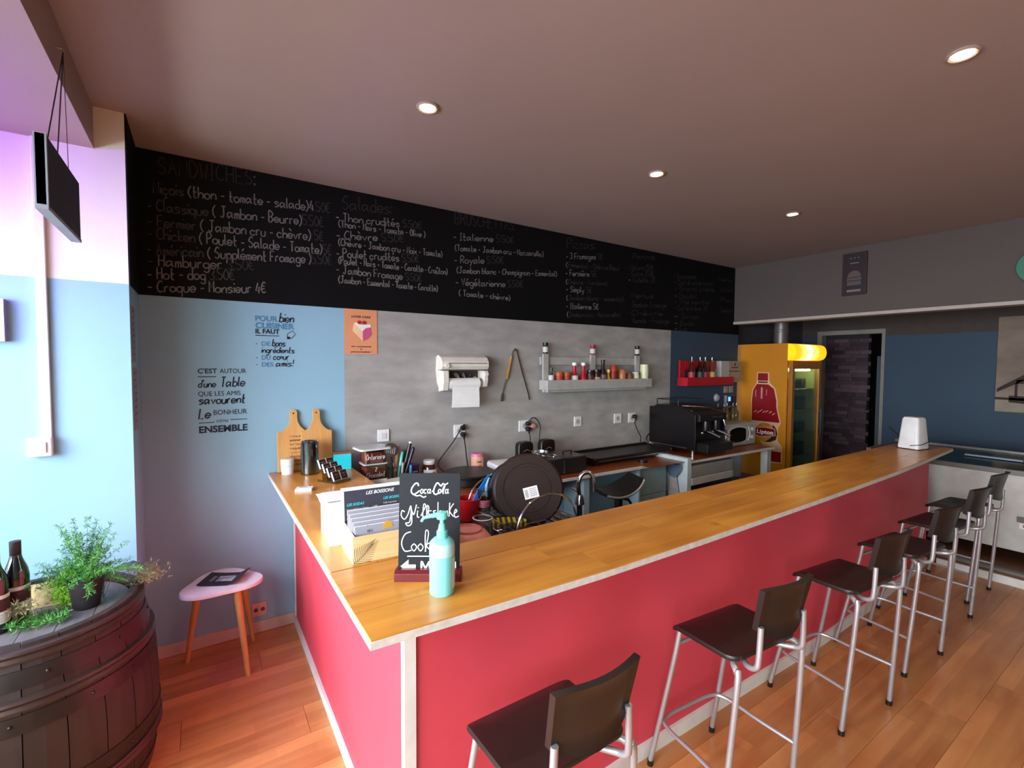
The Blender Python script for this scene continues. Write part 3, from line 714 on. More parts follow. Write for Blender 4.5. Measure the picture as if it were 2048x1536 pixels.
# plants
M_fern = mat('fern_green', '#4b8c38', .55, var=.35, scale=6)
M_lime = mat('moss_lime', '#a5dc48', .55, var=.3, scale=8)
M_straw = mat('dry_straw', '#9a9464', .6, var=.3, scale=8)
def needles(g, p, d, n, ln, wd, spread=1.0):
    for k in range(n):
        a = Vector((random.gauss(0, 1), random.gauss(0, 1), random.gauss(.25, 1))).normalized()
        dr_ = (Vector(d) * .5 + a * spread).normalized()
        s_ = dr_.cross(Vector((random.gauss(0, 1), random.gauss(0, 1), random.gauss(0, 1)))).normalized() * wd / 2
        q = Vector(p); e = q + dr_ * ln * random.uniform(.6, 1.2); m_ = q + dr_ * ln * .45
        g.add([q, m_ + s_, e, m_ - s_], [(0, 1, 2, 3)])
PX, PY = -.375, -.775
pt = thing('potted_fern', 'asparagus fern in a dark round pot on the barrel', 'plant', (PX, PY, TZ))
part('pot', G().lathe([(.0, .0), (.037, 0), (.040, .004), (.053, .100), (.055, .112), (.051, .112), (.048, .095), (.0, .095)], 30), mat('dark_pot', '#2a2526', .4), pt, smooth=True)
part('soil', G().lathe([(.0, .104), (.046, .102), (.049, .098)], 20), mat('soil', '#2b2018', .9, bump=.5, scale=60), pt)
g = G(); gs = G()
for k in range(70):
    an = random.uniform(0, 2 * PI); el = random.uniform(.25, 1.0); ln = random.uniform(.10, .20)
    if k < 10: an = random.choice((PI * 1.0, PI * .75, .2, -.3)) + random.uniform(-.3, .3); ln = random.uniform(.15, .24); el = .35
    pts = []
    for t in range(9):
        s_ = t / 8
        r_ = ln * (1.15 * s_ * (1 - el * .72)); h_ = ln * (s_ * el * 1.25) - .07 * s_ * s_ * (1 - el) * 1.2
        pts.append((r_ * math.cos(an), r_ * math.sin(an), .10 + h_))
    gs.tube(pts, .0009, 4, .0005)
    for t in range(2, 9):
        needles(g, pts[t], Vector(pts[t]) - Vector(pts[t - 1]), 15, .019, .0023)
part('stems', gs, M_fern, pt)
o = part('foliage', g, M_fern, pt); o['kind'] = 'stuff'
lf = thing('dry_leaf', 'large pale green leaf curving over the right rim of barrel', 'leaf', (-.335, -.73, TZ))
rs = []
for t in range(11):
    s_ = t / 10; wd = .040 * math.sin(PI * min(1, .12 + s_ * .88)) ** .6 * (1 - .3 * s_) + .004
    cx = .02 + .15 * s_; cz = .105 + .02 * math.sin(PI * s_) - .055 * s_ * s_
    z_ = .006 * (1 if t % 2 else -1)
    rs.append([(cx - .02, -wd + .02 * s_, cz - .006 + z_ * .4), (cx, 0 + .02 * s_, cz), (cx + .01, wd + .02 * s_, cz - .004 - z_ * .4)])
v = [p for r_ in rs for p in r_]; f = []
for t in range(10):
    for k in range(2): f.append((t * 3 + k, t * 3 + k + 1, t * 3 + 4 + k, t * 3 + 3 + k))
lo = part('blade', G().add(v, f), mat('pale_leaf', '#6f8f78', .6, var=.2), lf, smooth=True)
sm_ = lo.modifiers.new('thick', 'SOLIDIFY'); sm_.thickness = .0015
part('stalk', G().tube([(.0, 0, .0), (.005, 0, .06), (.02, 0, .115)], .002, 6), mat('pale_leaf', '#6f8f78', .6), lf)
mo = thing('moss_tuft', 'bright lime green moss clump left of the fern pot', 'plant', (-.445, -.76, TZ))
g = G()
for k in range(190):
    a = random.uniform(0, 2 * PI); r_ = random.uniform(0, .042); p = (r_ * math.cos(a), r_ * math.sin(a) * .6, .065 + random.uniform(-.05, .06))
    needles(g, p, (0, 0, .3), 9, .020, .0026)
o = part('foliage', g, M_lime, mo); o['kind'] = 'stuff'
part('stem', G().tube([(0, 0, 0), (.003, .002, .06)], .004, 6), M_fern, mo)
tg = thing('trailing_greens', 'loose green and straw sprigs lying before the bottles on barrel', 'plant', (-.47, -.84, TZ))
g = G(); g2 = G()
for k in range(120):
    a = random.uniform(-.09, .06); b = random.uniform(-.055, .03); needles(g, (a, b, random.uniform(.006, .03)), (0, 0, .2), 7, .022, .0024)
for k in range(60):
    needles(g2, (random.uniform(-.10, -.02), random.uniform(-.02, .03), random.uniform(.02, .09)), (-.4, 0, .3), 6, .022, .0022)
o = part('foliage', g, M_fern, tg); o['kind'] = 'stuff'
o = part('straw', g2, M_straw, tg); o['kind'] = 'stuff'
dt = thing('dry_sprig', 'dry straw-coloured sprig sticking out past right rim of barrel', 'plant', (-.335, -.72, TZ))
g = G()
part('stem', G().tube([(0, 0, .0), (.03, 0, .08), (.11, .02, .085)], .0015, 5), M_straw, dt)
for k in range(170):
    p = (.125 + random.gauss(0, .028), .02 + random.gauss(0, .02), .055 + random.gauss(0, .022)); needles(g, p, (.3, 0, -.1), 5, .022, .0024)
o = part('foliage', g, M_straw, dt); o['kind'] = 'stuff'
wb = thing('cork_block', 'pale cork block standing behind the sprigs on barrel', 'block', (-.49, -.695, TZ))
part('block', G().box(-.055, .055, -.008, .008, 0, .09), mat('pale_cork', '#d8c08c', .8, var=.3, scale=40), wb, bevel=.003)
g = G()
for k in range(26):
    x = random.uniform(-.045, .045); z = random.uniform(.01, .08); hand(g, random.choice('csoe'), x, z, x + .010, z, .012, .0015, -.009)
part('scribble', g, mat('cork_lines', '#6a5a34', .8), wb)

# ================================================================== SIDE TABLE
tb = thing('side_table', 'small rounded white table on three pine legs by blue wall', 'table', (.075, -.25, 0))
pts = []
for k in range(36):
    a = 2 * PI * k / 36; r_ = .172 * (1 + .13 * math.cos(3 * (a + .5))); pts.append((r_ * math.cos(a) * 1.03, r_ * math.sin(a) * .9))
g = G().rings([[(x * s, y_ * s, z) for x, y_ in pts] for s, z in ((.02, .428), (.96, .428), (1, .432), (1, .446), (.985, .450), (.02, .450))])
part('table_top', g, mat('white_table_top', '#e2d8dc', .3), tb, smooth=True)
for fx, fy_ in ((-.165, .125), (.10, -.175), (.15, .16)):
    part('leg', G().cyl((fx * .62, fy_ * .62, .428), (fx, fy_, 0), .019, .012, 14), M_leg, tb, smooth=True)
mg = thing('magazine', 'dark blue brochure with a small photo lying on the white table', 'magazine', (.085, -.235, .4502), R(-28))
rs = []
for k in range(9):
    x = -.10 + .20 * k / 8; z = .004 + .012 * (k / 8 - .5) ** 2 * 2 + (.010 * max(0, k - 6))
    rs.append([(x, -.075, z - .004), (x, .075, z - .004), (x, .075, z), (x, -.075, z)])
part('cover', G().rings(rs), mat('navy_cover', '#11131f', .35), mg)
part('photo', G().add([(-.03, -.035, .0062), (.055, -.035, .0066), (.055, .03, .0066), (-.03, .03, .0062)], [(0, 1, 2, 3)]), mat('cover_photo', '#8f9296', .5, var=.7, scale=30), mg)
g = G()
for k in range(3): g.box(-.07 + k * .01, -.068 + k * .01, -.03, .03, .0063, .0066)
g.box(.070, .073, -.05, .02, .0105, .011)
part('cover_text', g, M_paper, mg)
so = thing('floor_socket', 'reddish-tinted double wall socket above skirting right of the side table', 'socket', (.266, 0, .095))
part('plate', G().box(-.040, .040, -.010, 0, 0, .078), mat('pinkish_socket', '#d8a79c', .45), so, bevel=.003)
g = G()
for s_ in (-.018, .018): g.add([(s_ + .012 * math.cos(2 * PI * i / 14), -.0105, .039 + .012 * math.sin(2 * PI * i / 14)) for i in range(14)], [tuple(range(14))])
part('holes', g, mat('socket_hole', '#6a3b36', .6), so)

# ================================================================== ON THE LEFT LEG OF THE BAR
KZ = .945
def cutboard(label, x, y_, w_, hb, ht, tilt, print_=False):
    t = thing('cutting_board', label, 'cutting board', (x, y_, KZ + .0015)); t.rotation_euler = (tilt, 0, 0)
    nw = .022; pts = [(-w_ / 2, 0), (w_ / 2, 0), (w_ / 2, hb)]
    pts += smooth_path([(w_ / 2, hb), (w_ * .36, hb + .006), (w_ * .2, hb + .035), (nw, hb + .07), (nw, ht - .02)], 4)[1:]
    pts += [(nw * math.cos(a * PI / 8), ht - .02 + nw * math.sin(a * PI / 8)) for a in range(1, 8)]
    pts += smooth_path([(-nw, ht - .02), (-nw, hb + .07), (-w_ * .2, hb + .035), (-w_ * .36, hb + .006), (-w_ / 2, hb)], 4)
    part('board', G().prism_y(pts, -.012, 0), M_bamboo, t, bevel=.0015)
    part('hang_hole', G().add([(.005 * math.cos(a * PI / 6), -.0125, ht - .022 + .005 * math.sin(a * PI / 6)) for a in range(12)], [tuple(range(12))]), M_black, t)
    if print_:
        g = G()
        for k, s_ in enumerate(('raquette', 'emmental', 'brie de', 'roquefort', 'vache', 'dans ma', 'camembert', 'cabécou')):
            hand(g, s_, -w_ * .12, hb - .03 - k * .0245, w_ * .44, hb - .03 - k * .0245, .017, .0022 if k % 2 else .0016, -.0128, .05)
        part('print', g, mat('burnt_print', '#4d2c12', .7), t)
    return t
cutboard('bamboo paddle board with printed cheese names, left of the two', .465, -.030, .185, .235, .37, R(-3), True)
cutboard('plain bamboo paddle board leaning to the right of the printed one', .592, -.050, .178, .235, .37, R(-4))
cj = thing('black_canister', 'tall clear canister packed with black filling before cutting boards', 'canister', (.530, -.155, KZ))
part('glass', G().lathe([(.0, 0), (.049, 0), (.050, .004), (.050, .185), (.048, .185), (.047, .006), (.0, .006)], 32), M_glass, cj, smooth=True)
part('filling', G().lathe([(.0, .007), (.046, .007), (.046, .183), (.040, .192), (.0, .195)], 24), mat('black_beans', '#151216', .35, var=.4, scale=60, bump=.8, spec=.6), cj, smooth=True)
g = G()
for k in range(60):
    a = random.uniform(0, 2 * PI); r_ = .042 * math.sqrt(random.random()); g.sphere((r_ * math.cos(a), r_ * math.sin(a), .192), .006, 7, 4)
o = part('bean_top', g, mat('black_beans', '#151216', .35), cj); o['kind'] = 'stuff'
wj = thing('white_cup_stack', 'two white paper tubs stacked at left wall end of bar', 'cup', (.418, -.09, KZ))
part('lower_tub', G().lathe([(.0, 0), (.031, 0), (.035, .045), (.034, .047), (.0, .047)], 24), M_white, wj, smooth=True)
part('upper_tub', G().lathe([(.0, .047), (.032, .047), (.036, .050), (.036, .088), (.033, .090), (.0, .090)], 24), M_white, wj, smooth=True)
cx = thing('turquoise_box', 'turquoise cardboard box with brown lid beside the cutting boards', 'box', (.722, -.13, KZ), R(-4))
part('carton', G().box(-.050, .050, -.022, .022, 0, .096), mat('turquoise', '#19c6cf', .6, var=.03), cx, bevel=.001)
part('lid', G().box(-.052, .052, -.016, .030, .096, .108), mat('brown_lid', '#8a4a34', .5), cx, bevel=.001)
# business cards in an acrylic stair stand
ch = thing('card_stand', 'clear stepped acrylic stand holding the dark cards on the bar', 'card stand', (.615, -.42, KZ), R(30))
g = G()
for r_ in range(4):
    y0 = -.06 + r_ * .034; g.box(-.052, .052, y0, y0 + .003, 0, .018 + r_ * .019).box(-.052, .052, y0, y0 + .030, .010 + r_ * .019, .0125 + r_ * .019)
g.box(-.054, -.052, -.06, .08, 0, .012).box(.052, .054, -.06, .08, 0, .012)
part('steps', g, M_plast, ch)
import itertools
c0 = None
ca, sa = math.cos(R(30)), math.sin(R(30))
for r_ in range(4):
    for c_ in range(2):
        lx = -.026 + c_ * .052; ly = -.042 + r_ * .034; zz_ = KZ + .014 + r_ * .019
        pos = (.615 + lx * ca - ly * sa, -.42 + lx * sa + ly * ca, zz_)
        lb = 'dark brown visiting cards in the %s row of the clear stand, %s' % (('lowest', 'second lowest', 'third', 'topmost')[r_], ('left', 'right')[c_])
        if c0 is None:
            c0 = thing('card_pack', lb, 'cards', pos, R(30), 'card packs in the clear stand'); c0.rotation_euler = (R(-24), 0, R(30))
            part('cards', G().box(-.0235, .0235, -.004, .006, 0, .052), M_paper, c0)
            fr = part('card_face', G().box(-.022, .022, -.0046, -.004, .0015, .0505), mat('brown_card', '#2a1312', .8), c0)
            part('card_text', G().box(-.012, .012, -.0050, -.0046, .032, .035).box(-.008, .010, -.0050, -.0046, .020, .022), mat('pink_card_ink', '#b08078', .6), fr)
        else:
            k = dup(c0, pos, None, lb)
wc_ = thing('white_card_box', 'small flat white card box lying alone on bar corner', 'box', (.435, -.53, KZ), R(-20))
part('box', G().box(-.04, .04, -.03, .03, 0, .013), M_paper, wc_, bevel=.001)
part('mark', G().box(-.028, .012, .012, .020, .0132, .0136), mat('grey_print', '#5c5962', .8), wc_)

# crates with menus
ang = R(-3)
crA = thing('menu_crate', 'light pine crate with palm leaf print holding grey menus', 'crate', (.402, -1.582, KZ), ang)
W_, D_, H_ = .29, .19, .088
part('front', G().box(0, W_, 0, .008, 0, H_), M_pine, crA, bevel=.0008)
part('back', G().box(0, W_, D_ - .008, D_, 0, H_), M_pine, crA)
part('bottom', G().box(.008, W_ - .008, .008, D_ - .008, 0, .006), M_pine, crA)
for x0 in (0, W_ - .008):
    part('side', G().box(x0, x0 + .008, .008, D_ - .008, 0, .052).box(x0, x0 + .008, .008, .065, .052, .070).box(x0, x0 + .008, .115, D_ - .008, .052, .070).box(x0, x0 + .008, .008, D_ - .008, .070, H_), mat('crate_side', '#e9dcc0', .6), crA)
g = G()
ribbon(g, smooth_path([(.003, .002), (.030, .022), (.062, .058)], 5), .0014, -.0006)
for k in range(12):
    t = k / 11; bx, bz = .004 + .056 * t, .004 + .050 * t ** 1.1
    for a_, ln_ in ((R(105 - 45 * t), .046 - .022 * t), (R(-8 + 42 * t), .052 - .026 * t)):
        ribbon(g, smooth_path([(bx, bz), (bx + ln_ * .5 * math.cos(a_), bz + ln_ * .5 * math.sin(a_)), (bx + ln_ * math.cos(a_ - .1), bz + max(-bz + .001, ln_ * math.sin(a_ - .1)))], 3), .0013, -.0006)
part('palm_print', g, mat('palm_ink', '#5a4a2c', .7), crA)
M_gray_menu = mat('grey_menu_card', '#9a98a3', .6, var=.03)
def rloc(o, x, y_, z=0):
    c_, s_ = math.cos(ang), math.sin(ang); return (.402 + x * c_ - y_ * s_, -1.582 + x * s_ + y_ * c_, KZ + z)
for k in range(5):
    t = thing('menu_card', 'grey menu leaflet %s in the pine crate' % ('foremost, with burger emblem', 'second from the front', 'third from the front', 'fourth from the front', 'rearmost')[k], 'menu', rloc(0, .014, .022 + k * .017, .0065), ang, 'grey menus in the pine crate')
    t.rotation_euler = (R(-6), 0, ang)
    hh = .104 + k * .009; x1 = .262
    part('leaflet', G().box(.0 - k * .002, x1, 0, .005, 0, hh), M_gray_menu, t)
    part('paper_edge', G().box(.0 - k * .002, x1, .005, .009, 0, hh + .0015), M_paper, t)
    if k == 0:
        g = join(sans('L', .040, .104, .008, .003, y=-.0008), sans('IEI', .040, .082, .016, .009, y=-.0008))
        part('print', g, mat('dark_print', '#2f2d38', .7), t)
        part('burger_print', G().prism_y([(.09, .082), (.128, .088), (.122, .106), (.108, .112), (.096, .104)], -.0008, -.0001), mat('gold_print', '#c99a3a', .6), t)
crB = thing('rear_crate', 'taller white box with fanned papers on top behind the pine crate', 'box', rloc(0, -.005, .195), ang)
part('box', G().box(-.035, .24, 0, .19, 0, .150), mat('white_box_card', '#efe9df', .6), crB, bevel=.001)
for k in range(5):
    part('paper', G().box(-.055, .13, .035, .165, .1505 + k * .0012, .1513 + k * .0012).rz(R(1.5 * k - 3), (.13, .10)), M_paper, crB)
db = thing('drinks_board', 'dark grey drinks menu sheet headed Les Boissons in white frame', 'menu board', rloc(0, .012, .182, .078), ang)
db.rotation_euler = (R(-5), 0, ang)
part('frame', G().box(-.012, .25, 0, .004, 0, .128), M_wbright, db)
part('sheet', G().box(-.002, .25, -.0012, -.0002, .002, .116), mat('slate_print', '#3c3b48', .5), db)
g = join(sans('LES BOISSONS', .075, .096, .105, .012, .02, .3, y=-.002),
         sans('Coca-cola/Coca Cherry', .006, .046, .078, .0055, y=-.002), sans('Coca cola zero', .006, .030, .052, .0055, y=-.002), sans('Orangina', .006, .014, .034, .0055, y=-.002),
         sans('1,70€', .098, .046, .018, .006, y=-.002), sans('1,70€', .098, .030, .018, .006, y=-.002), sans('1,70€', .098, .014, .018, .006, y=-.002),
         sans('Café expresso', .138, .054, .05, .0055, y=-.002), sans('Grand café', .138, .038, .036, .0055, y=-.002), sans('Cappuccino', .138, .022, .036, .0055, y=-.002))
part('white_text', g, M_wbright, db)
part('turquoise_text', join(sans('LES SODAS', .006, .062, .062, .009, .02, .3, y=-.002), sans('LES BOISSONS', .138, .070, .08, .009, .02, .3, y=-.002)), mat('turquoise_ink', '#35d0d8', .6), db)

# slate with marker writing
sl = thing('slate_sign', 'black slate reading Milkshake and Cookies in white, on a dark red foot', 'sign', (.572, -1.800, KZ), R(-33))
tilt = R(-5)
bo = part('foot', G().prism_x([(-.030, 0), (.026, 0), (.018, .030), (-.018, .032), (-.030, .024)], -.1, .1), mat('dark_red_wood', '#5e1416', .4), sl, bevel=.0015)
sw_, sh_ = .0935, .305
b_ = G().prism_y([(x, z + .165) for x, z in rrect(sw_ * 2, sh_, .006, 3)], -.004, .004)
Mt = Matrix.Rotation(tilt, 4, 'X')
def tl(g): return g.xf(Mt)
part('slate', tl(b_), mat('slate_black', '#0e0f14', .6, var=.06, spec=.3), sl)
def cap_curve(g, pts, wd): ribbon(g, smooth_path(pts, 7), wd, -.0052)
g = G()
# drink logo in flowing script
def cc(pts, wd=.0042): cap_curve(g, [(x / 1000 * .78, z / 1000 * .8 + .252) for x, z in pts], wd * .66)
cc([(-44, 34), (-48, 44), (-58, 42), (-70, 26), (-72, 10), (-62, 2), (-50, 8), (-40, 16)], .0062)   # C
cc([(-66, 2), (-50, -4), (-38, -2), (-24, -9), (-14, -5)], .0050)                                       # swash
cc([(-30, 22), (-36, 16), (-34, 6), (-28, 8), (-26, 18), (-31, 22)]); cc([(-12, 20), (-20, 20), (-22, 8), (-14, 6)]); cc([(2, 20), (-6, 20), (-8, 8), (-1, 8), (3, 22), (1, 8), (6, 8)])
cc([(8, 14), (14, 15)], .0050)
cc([(50, 42), (44, 34), (30, 46), (18, 26), (16, 8), (26, 2), (38, 12)], .0062); cc([(50, 44), (62, 40), (72, 46)], .0050)
cc([(40, 22), (34, 16), (36, 6), (42, 8), (44, 18), (39, 22)]); cc([(47, 10), (58, 38), (60, 34), (52, 8), (56, 6)]); cc([(72, 20), (64, 20), (62, 8), (69, 8), (73, 22), (71, 8), (76, 8)])
part('logo_lettering', tl(g), M_wbright, sl)
g = G()
mo_ = -18
def mk(pts, wd=.0036): cap_curve(g, [(x / 1000, (z + mo_) / 1000) for x, z in pts], wd * .74)
# Milkshake
mk([(-76, 218), (-84, 222), (-86, 206), (-76, 196), (-66, 210), (-58, 236), (-56, 222), (-58, 200), (-62, 186), (-72, 184), (-66, 176), (-55, 182), (-54, 205), (-56, 226), (-48, 210), (-40, 240)], .0038)
mk([(-36, 222), (-37, 204), (-31, 202)]); mk([(-35, 232), (-34.5, 230)], .005)
mk([(-26, 206), (-12, 236), (-18, 240), (-20, 202), (-14, 202)])
mk([(-10, 202), (-2, 230), (-8, 236), (-8, 202)]); mk([(6, 222), (-4, 218), (8, 200)])
mk([(20, 222), (12, 220), (20, 208), (10, 200)], .0036)
mk([(26, 248), (26, 200)]); mk([(26, 212), (34, 222), (36, 200)])
mk([(52, 218), (44, 220), (42, 206), (50, 204), (54, 222), (55, 206)])
mk([(62, 246), (60, 204)]); mk([(74, 244), (62, 222), (74, 204)])
mk([(74, 212), (84, 220), (80, 226), (76, 212), (80, 202), (90, 206)])
# Cookies
mo_ = -26
mk([(-56, 166), (-74, 158), (-84, 132), (-74, 108), (-54, 110)], .0040)
mk([(-46, 130), (-54, 120), (-46, 108), (-38, 120), (-46, 130)]); mk([(-26, 130), (-34, 120), (-26, 108), (-18, 120), (-26, 130)])
mk([(-12, 106), (-2, 160), (-10, 170), (-12, 140), (-10, 106)]); mk([(8, 136), (-8, 124), (10, 106)])
mk([(18, 130), (18, 106)]); mk([(28, 116), (40, 128), (30, 132), (28, 112), (42, 108)])
mk([(72, 128), (60, 130), (70, 118), (78, 110), (62, 104)])
mk([(-66, 92), (72, 92)], .0040)
g.add([(-.086, -.0052, .036), (-.062, -.0052, .056), (-.062, -.0052, .041), (-.040, -.0052, .041), (-.040, -.0052, .031), (-.062, -.0052, .031), (-.062, -.0052, .016)], [tuple(range(7))])
mo_ = -30
mk([(-22, 50), (-22, 80), (-10, 62), (2, 80), (2, 50)], .0070); mk([(10, 80), (10, 50), (26, 50)], .006); mk([(10, 66), (22, 66)], .006); mk([(34, 50), (34, 80), (52, 50), (52, 80)], .006)
mk([(62, 80), (62, 58), (72, 48), (80, 58), (80, 80)], .0070)
part('marker_writing', tl(g), M_wbright, sl)

sb = thing('soap_dispenser', 'turquoise hand gel pump bottle standing in front of the slate', 'bottle', (.567, -1.905, KZ), R(-30))
M_gel = mat('turquoise_gel_bottle', '#7fd6d2', .22, var=.02, spec=.6)
part('bottle', G().lathe([(.0, 0), (.033, 0), (.036, .004), (.036, .135), (.034, .148), (.024, .158), (.015, .160), (.0, .160)], 32), M_gel, sb, smooth=True)
part('clear_neck_zone', G().lathe([(.0362, .112), (.0364, .113), (.0364, .134), (.0345, .147), (.0342, .147)], 32), mat('pale_gel', '#b5e3e3', .22), sb, smooth=True)
part('collar', G().lathe([(.0, .158), (.0155, .158), (.0155, .178), (.012, .180), (.0085, .198), (.006, .20), (.006, .216), (.0, .216)], 20), mat('turquoise_pump', '#74ddd2', .3), sb, smooth=True)
part('pump_head', G().lathe([(.0, .214), (.015, .214), (.016, .218), (.015, .232), (.0, .233)], 20).tube([(-.0, .0, .226), (-.03, .0, .222), (-.052, .0, .216), (-.058, 0, .206)], [.008, .006, .0045, .004], 10), mat('turquoise_pump', '#74ddd2', .3), sb, smooth=True)
part('label', G().add([(.0366 * math.cos(R(a)), .0366 * math.sin(R(a)), z) for z in (.02, .105) for a in range(-35, 30, 8)], [(i, i + 1, 9 + i + 1, 9 + i) for i in range(8)]), mat('pale_label', '#cfe6e6', .5), sb)

# far end
ph = thing('tapered_appliance', 'white tapered appliance with black cable on the far end of bar', 'appliance', (4.72, -1.775, KZ), R(-10))
g = G().rings([[(x * s, y_ * s2, z) for x, y_ in rrect(.16, .145, .02)] for s, s2, z in ((1, 1, .006), (1, 1, .02), (.72, .78, .235), (.62, .66, .25), (.1, .1, .252))])
part('housing', g, M_white, ph, smooth=True)
part('foot_plate', G().prism(rrect(.17, .155, .02), 0, .006), M_black, ph)
part('side_knob', G().sphere((.09, .035, .05), .022), M_white, ph, smooth=True)
part('cable', G().tube(smooth_path([(-.085, -.02, .03), (-.06, -.085, .045), (.02, -.088, .06), (.095, -.06, .05), (.10, .0, .015), (.06, .09, .01), (-.02, .10, .10), (-.10, .12, .16)], 5), .003, 6), M_black, ph)

# ================================================================== BACK COUNTER
WZ = .80
wt = thing('back_worktop', 'walnut worktop along the back wall with pale front edge', 'worktop', (.80, 0, 0))
def LW(g): return g.mv(-.80)
part('slab_edge', LW(G().prism([(.80, -.002), (.80, -.60), (3.33, -.625), (3.33, -.70), (4.68, -.72), (4.68, -.002)], WZ - .020, WZ - .003)), M_edge, wt)
xs = [.80, 2.05, 3.25, 4.68]
for r_ in range(3):
    y0 = -.60 + r_ * .2
    cc_ = [.80, 1.5 + .3 * r_, 2.9 - .25 * r_, 4.0 - .2 * r_, 4.68]
    for a, b in zip(cc_, cc_[1:]):
        lo = y0 if r_ else (-.60 if b < 3.2 else -.70)
        part('worktop_plank', LW(G().box(a + .0008, b - .0008, (lo if r_ else (-.598 if a < 3.2 and b < 3.4 else -.695)) + .0008, y0 + .2 - (.0008 if r_ < 2 else .003), WZ - .003, WZ)), M_back, wt)
def divider(x, w_, y0, label, col='#9fb9c4', z1=.78):
    o = obj('support_panel', G().box(-w_ / 2, w_ / 2, y0, -.362, 0, z1), mat('support_' + col, col, .6)); o.location = (x, 0, 0)
    return tag(o, label, 'panel')
divider(1.30, .03, -.58, 'white support board below back worktop behind the dish rack')
divider(2.335, .055, -.585, 'light blue support board below back worktop near the tap')
divider(2.90, .02, -.585, 'thin light blue support board below back worktop beside pale cabinet')
o = obj('cabinet_back_panel', G().box(.84, 2.89, -.36, -.34, 0, .775), M_blue); tag(o, 'blue recessed panel closing the space under back worktop', 'panel')
pc = thing('pale_cabinet', 'pale grey-green cabinet below worktop beside the towel', 'cabinet', (3.08, -.30, 0))
part('body', G().box(-.165, .165, -.25, .28, .05, .775), mat('pale_green_panel', '#8fa09a', .55), pc)
part('door', G().box(-.163, .163, -.268, -.252, .05, .54), mat('pale_green_panel', '#8fa09a', .55), pc, bevel=.001)
part('drawer_front', G().box(-.163, .163, -.268, -.252, .545, .772), mat('pale_green_panel', '#8fa09a', .55), pc, bevel=.001)
ep = obj('end_panel', G().box(3.32, 3.37, -.72, -.01, 0, .83).mv(-3.345), mat('white_end_panel', '#b9c6c2', .6)); ep.location = (3.345, 0, 0)
tag(ep, 'white end panel standing proud of worktop left of the dishwasher', 'panel')
tw = thing('hanging_towel', 'grey-blue cloth hung from a hook with beige apron below, on end panel', 'towel', (3.30, -.60, .48))
g = G(); rs = []
for k in range(8):
    t = k / 7; wdt = .03 + .05 * math.sin(PI * min(1, .3 + t * .7)) ; z = .295 - .115 * t
    rs.append([(.012 * math.cos(a) - .0, wdt * math.sin(a), z + .006 * math.sin(3 * a)) for a in [2 * PI * i / 12 for i in range(12)]])
part('cloth', g.rings(rs), mat('blue_grey_cloth', '#56677a', .9, var=.2, scale=30), tw, smooth=True)
rs = []
for k in range(6):
    t = k / 5; rs.append([(.010 * math.cos(a), (.025 + .06 * t) * math.sin(a) + .008 * math.sin(5 * a), .19 - .30 * t) for a in [2 * PI * i / 14 for i in range(14)]])
part('apron', G().rings(rs), mat('beige_cloth', '#a3988c', .9, var=.15, scale=20), tw, smooth=True)
part('hook', G().tube([(.02, 0, .28), (.0, 0, .29), (-.012, 0, .30)], .005), M_black, tw)
dw = thing('undercounter_dishwasher', 'dishwasher with grey control strip and black door under worktop', 'dishwasher', (3.67, -.40, 0))
part('body', G().box(-.295, .30, -.29, .35, .02, .775), mat('appliance_side', '#4a4644', .5), dw)
part('control_strip', G().box(-.292, .297, -.318, -.29, .665, .755), mat('grey_strip', '#8b8680', .5), dw, bevel=.002)
part('handle_strip', G().box(-.292, .297, -.325, -.29, .600, .660), mat('pale_strip', '#b7b0a6', .5), dw, bevel=.002)
part('door', G().box(-.292, .297, -.315, -.29, .06, .595), mat('black_gloss_door', '#120b0b', .25), dw, bevel=.002)
sh = thing('open_shelf_unit', 'open shelf under worktop with blue back beside the fridge', 'shelf', (4.33, -.35, 0))
part('shelf_board', G().box(-.345, .33, -.33, .33, .47, .49), mat('greyish_shelf', '#6d655c', .6), sh)
part('post', G().box(.26, .33, -.345, -.28, 0, .775), mat('white_post', '#b9bab4', .6), sh, bevel=.002)
part('back_board', G().box(-.0, .33, .20, .215, .49, .775), M_blue, sh)
part('side_board', G().box(-.345, -.33, -.33, .33, 0, .775), mat('shelf_side', '#4f4843', .6), sh)
bn = thing('white_bin', 'white round bin on shelf under worktop', 'bin', (4.48, -.40, .491))
part('bin_body', G().lathe([(.0, 0), (.085, 0), (.10, .20), (.102, .21), (.098, .21), (.084, .01), (.0, .01)], 24), mat('pale_bin', '#b6bcb6', .5), bn, smooth=True)
part('rim', G().lathe([(.098, .205), (.106, .206), (.106, .216), (.098, .216)], 24), mat('pale_bin', '#b6bcb6', .5), bn, smooth=True)
cnt = thing('dark_container', 'dark grey round container left of white bin on shelf', 'container', (4.20, -.38, .491))
part('container_body', G().lathe([(.0, 0), (.09, 0), (.095, .19), (.09, .20), (.0, .20)], 24), mat('dark_container', '#3b3531', .5), cnt, smooth=True)
part('lid', G().lathe([(.0, .20), (.098, .20), (.098, .215), (.0, .22)], 24), mat('dark_container', '#3b3531', .5), cnt, smooth=True)

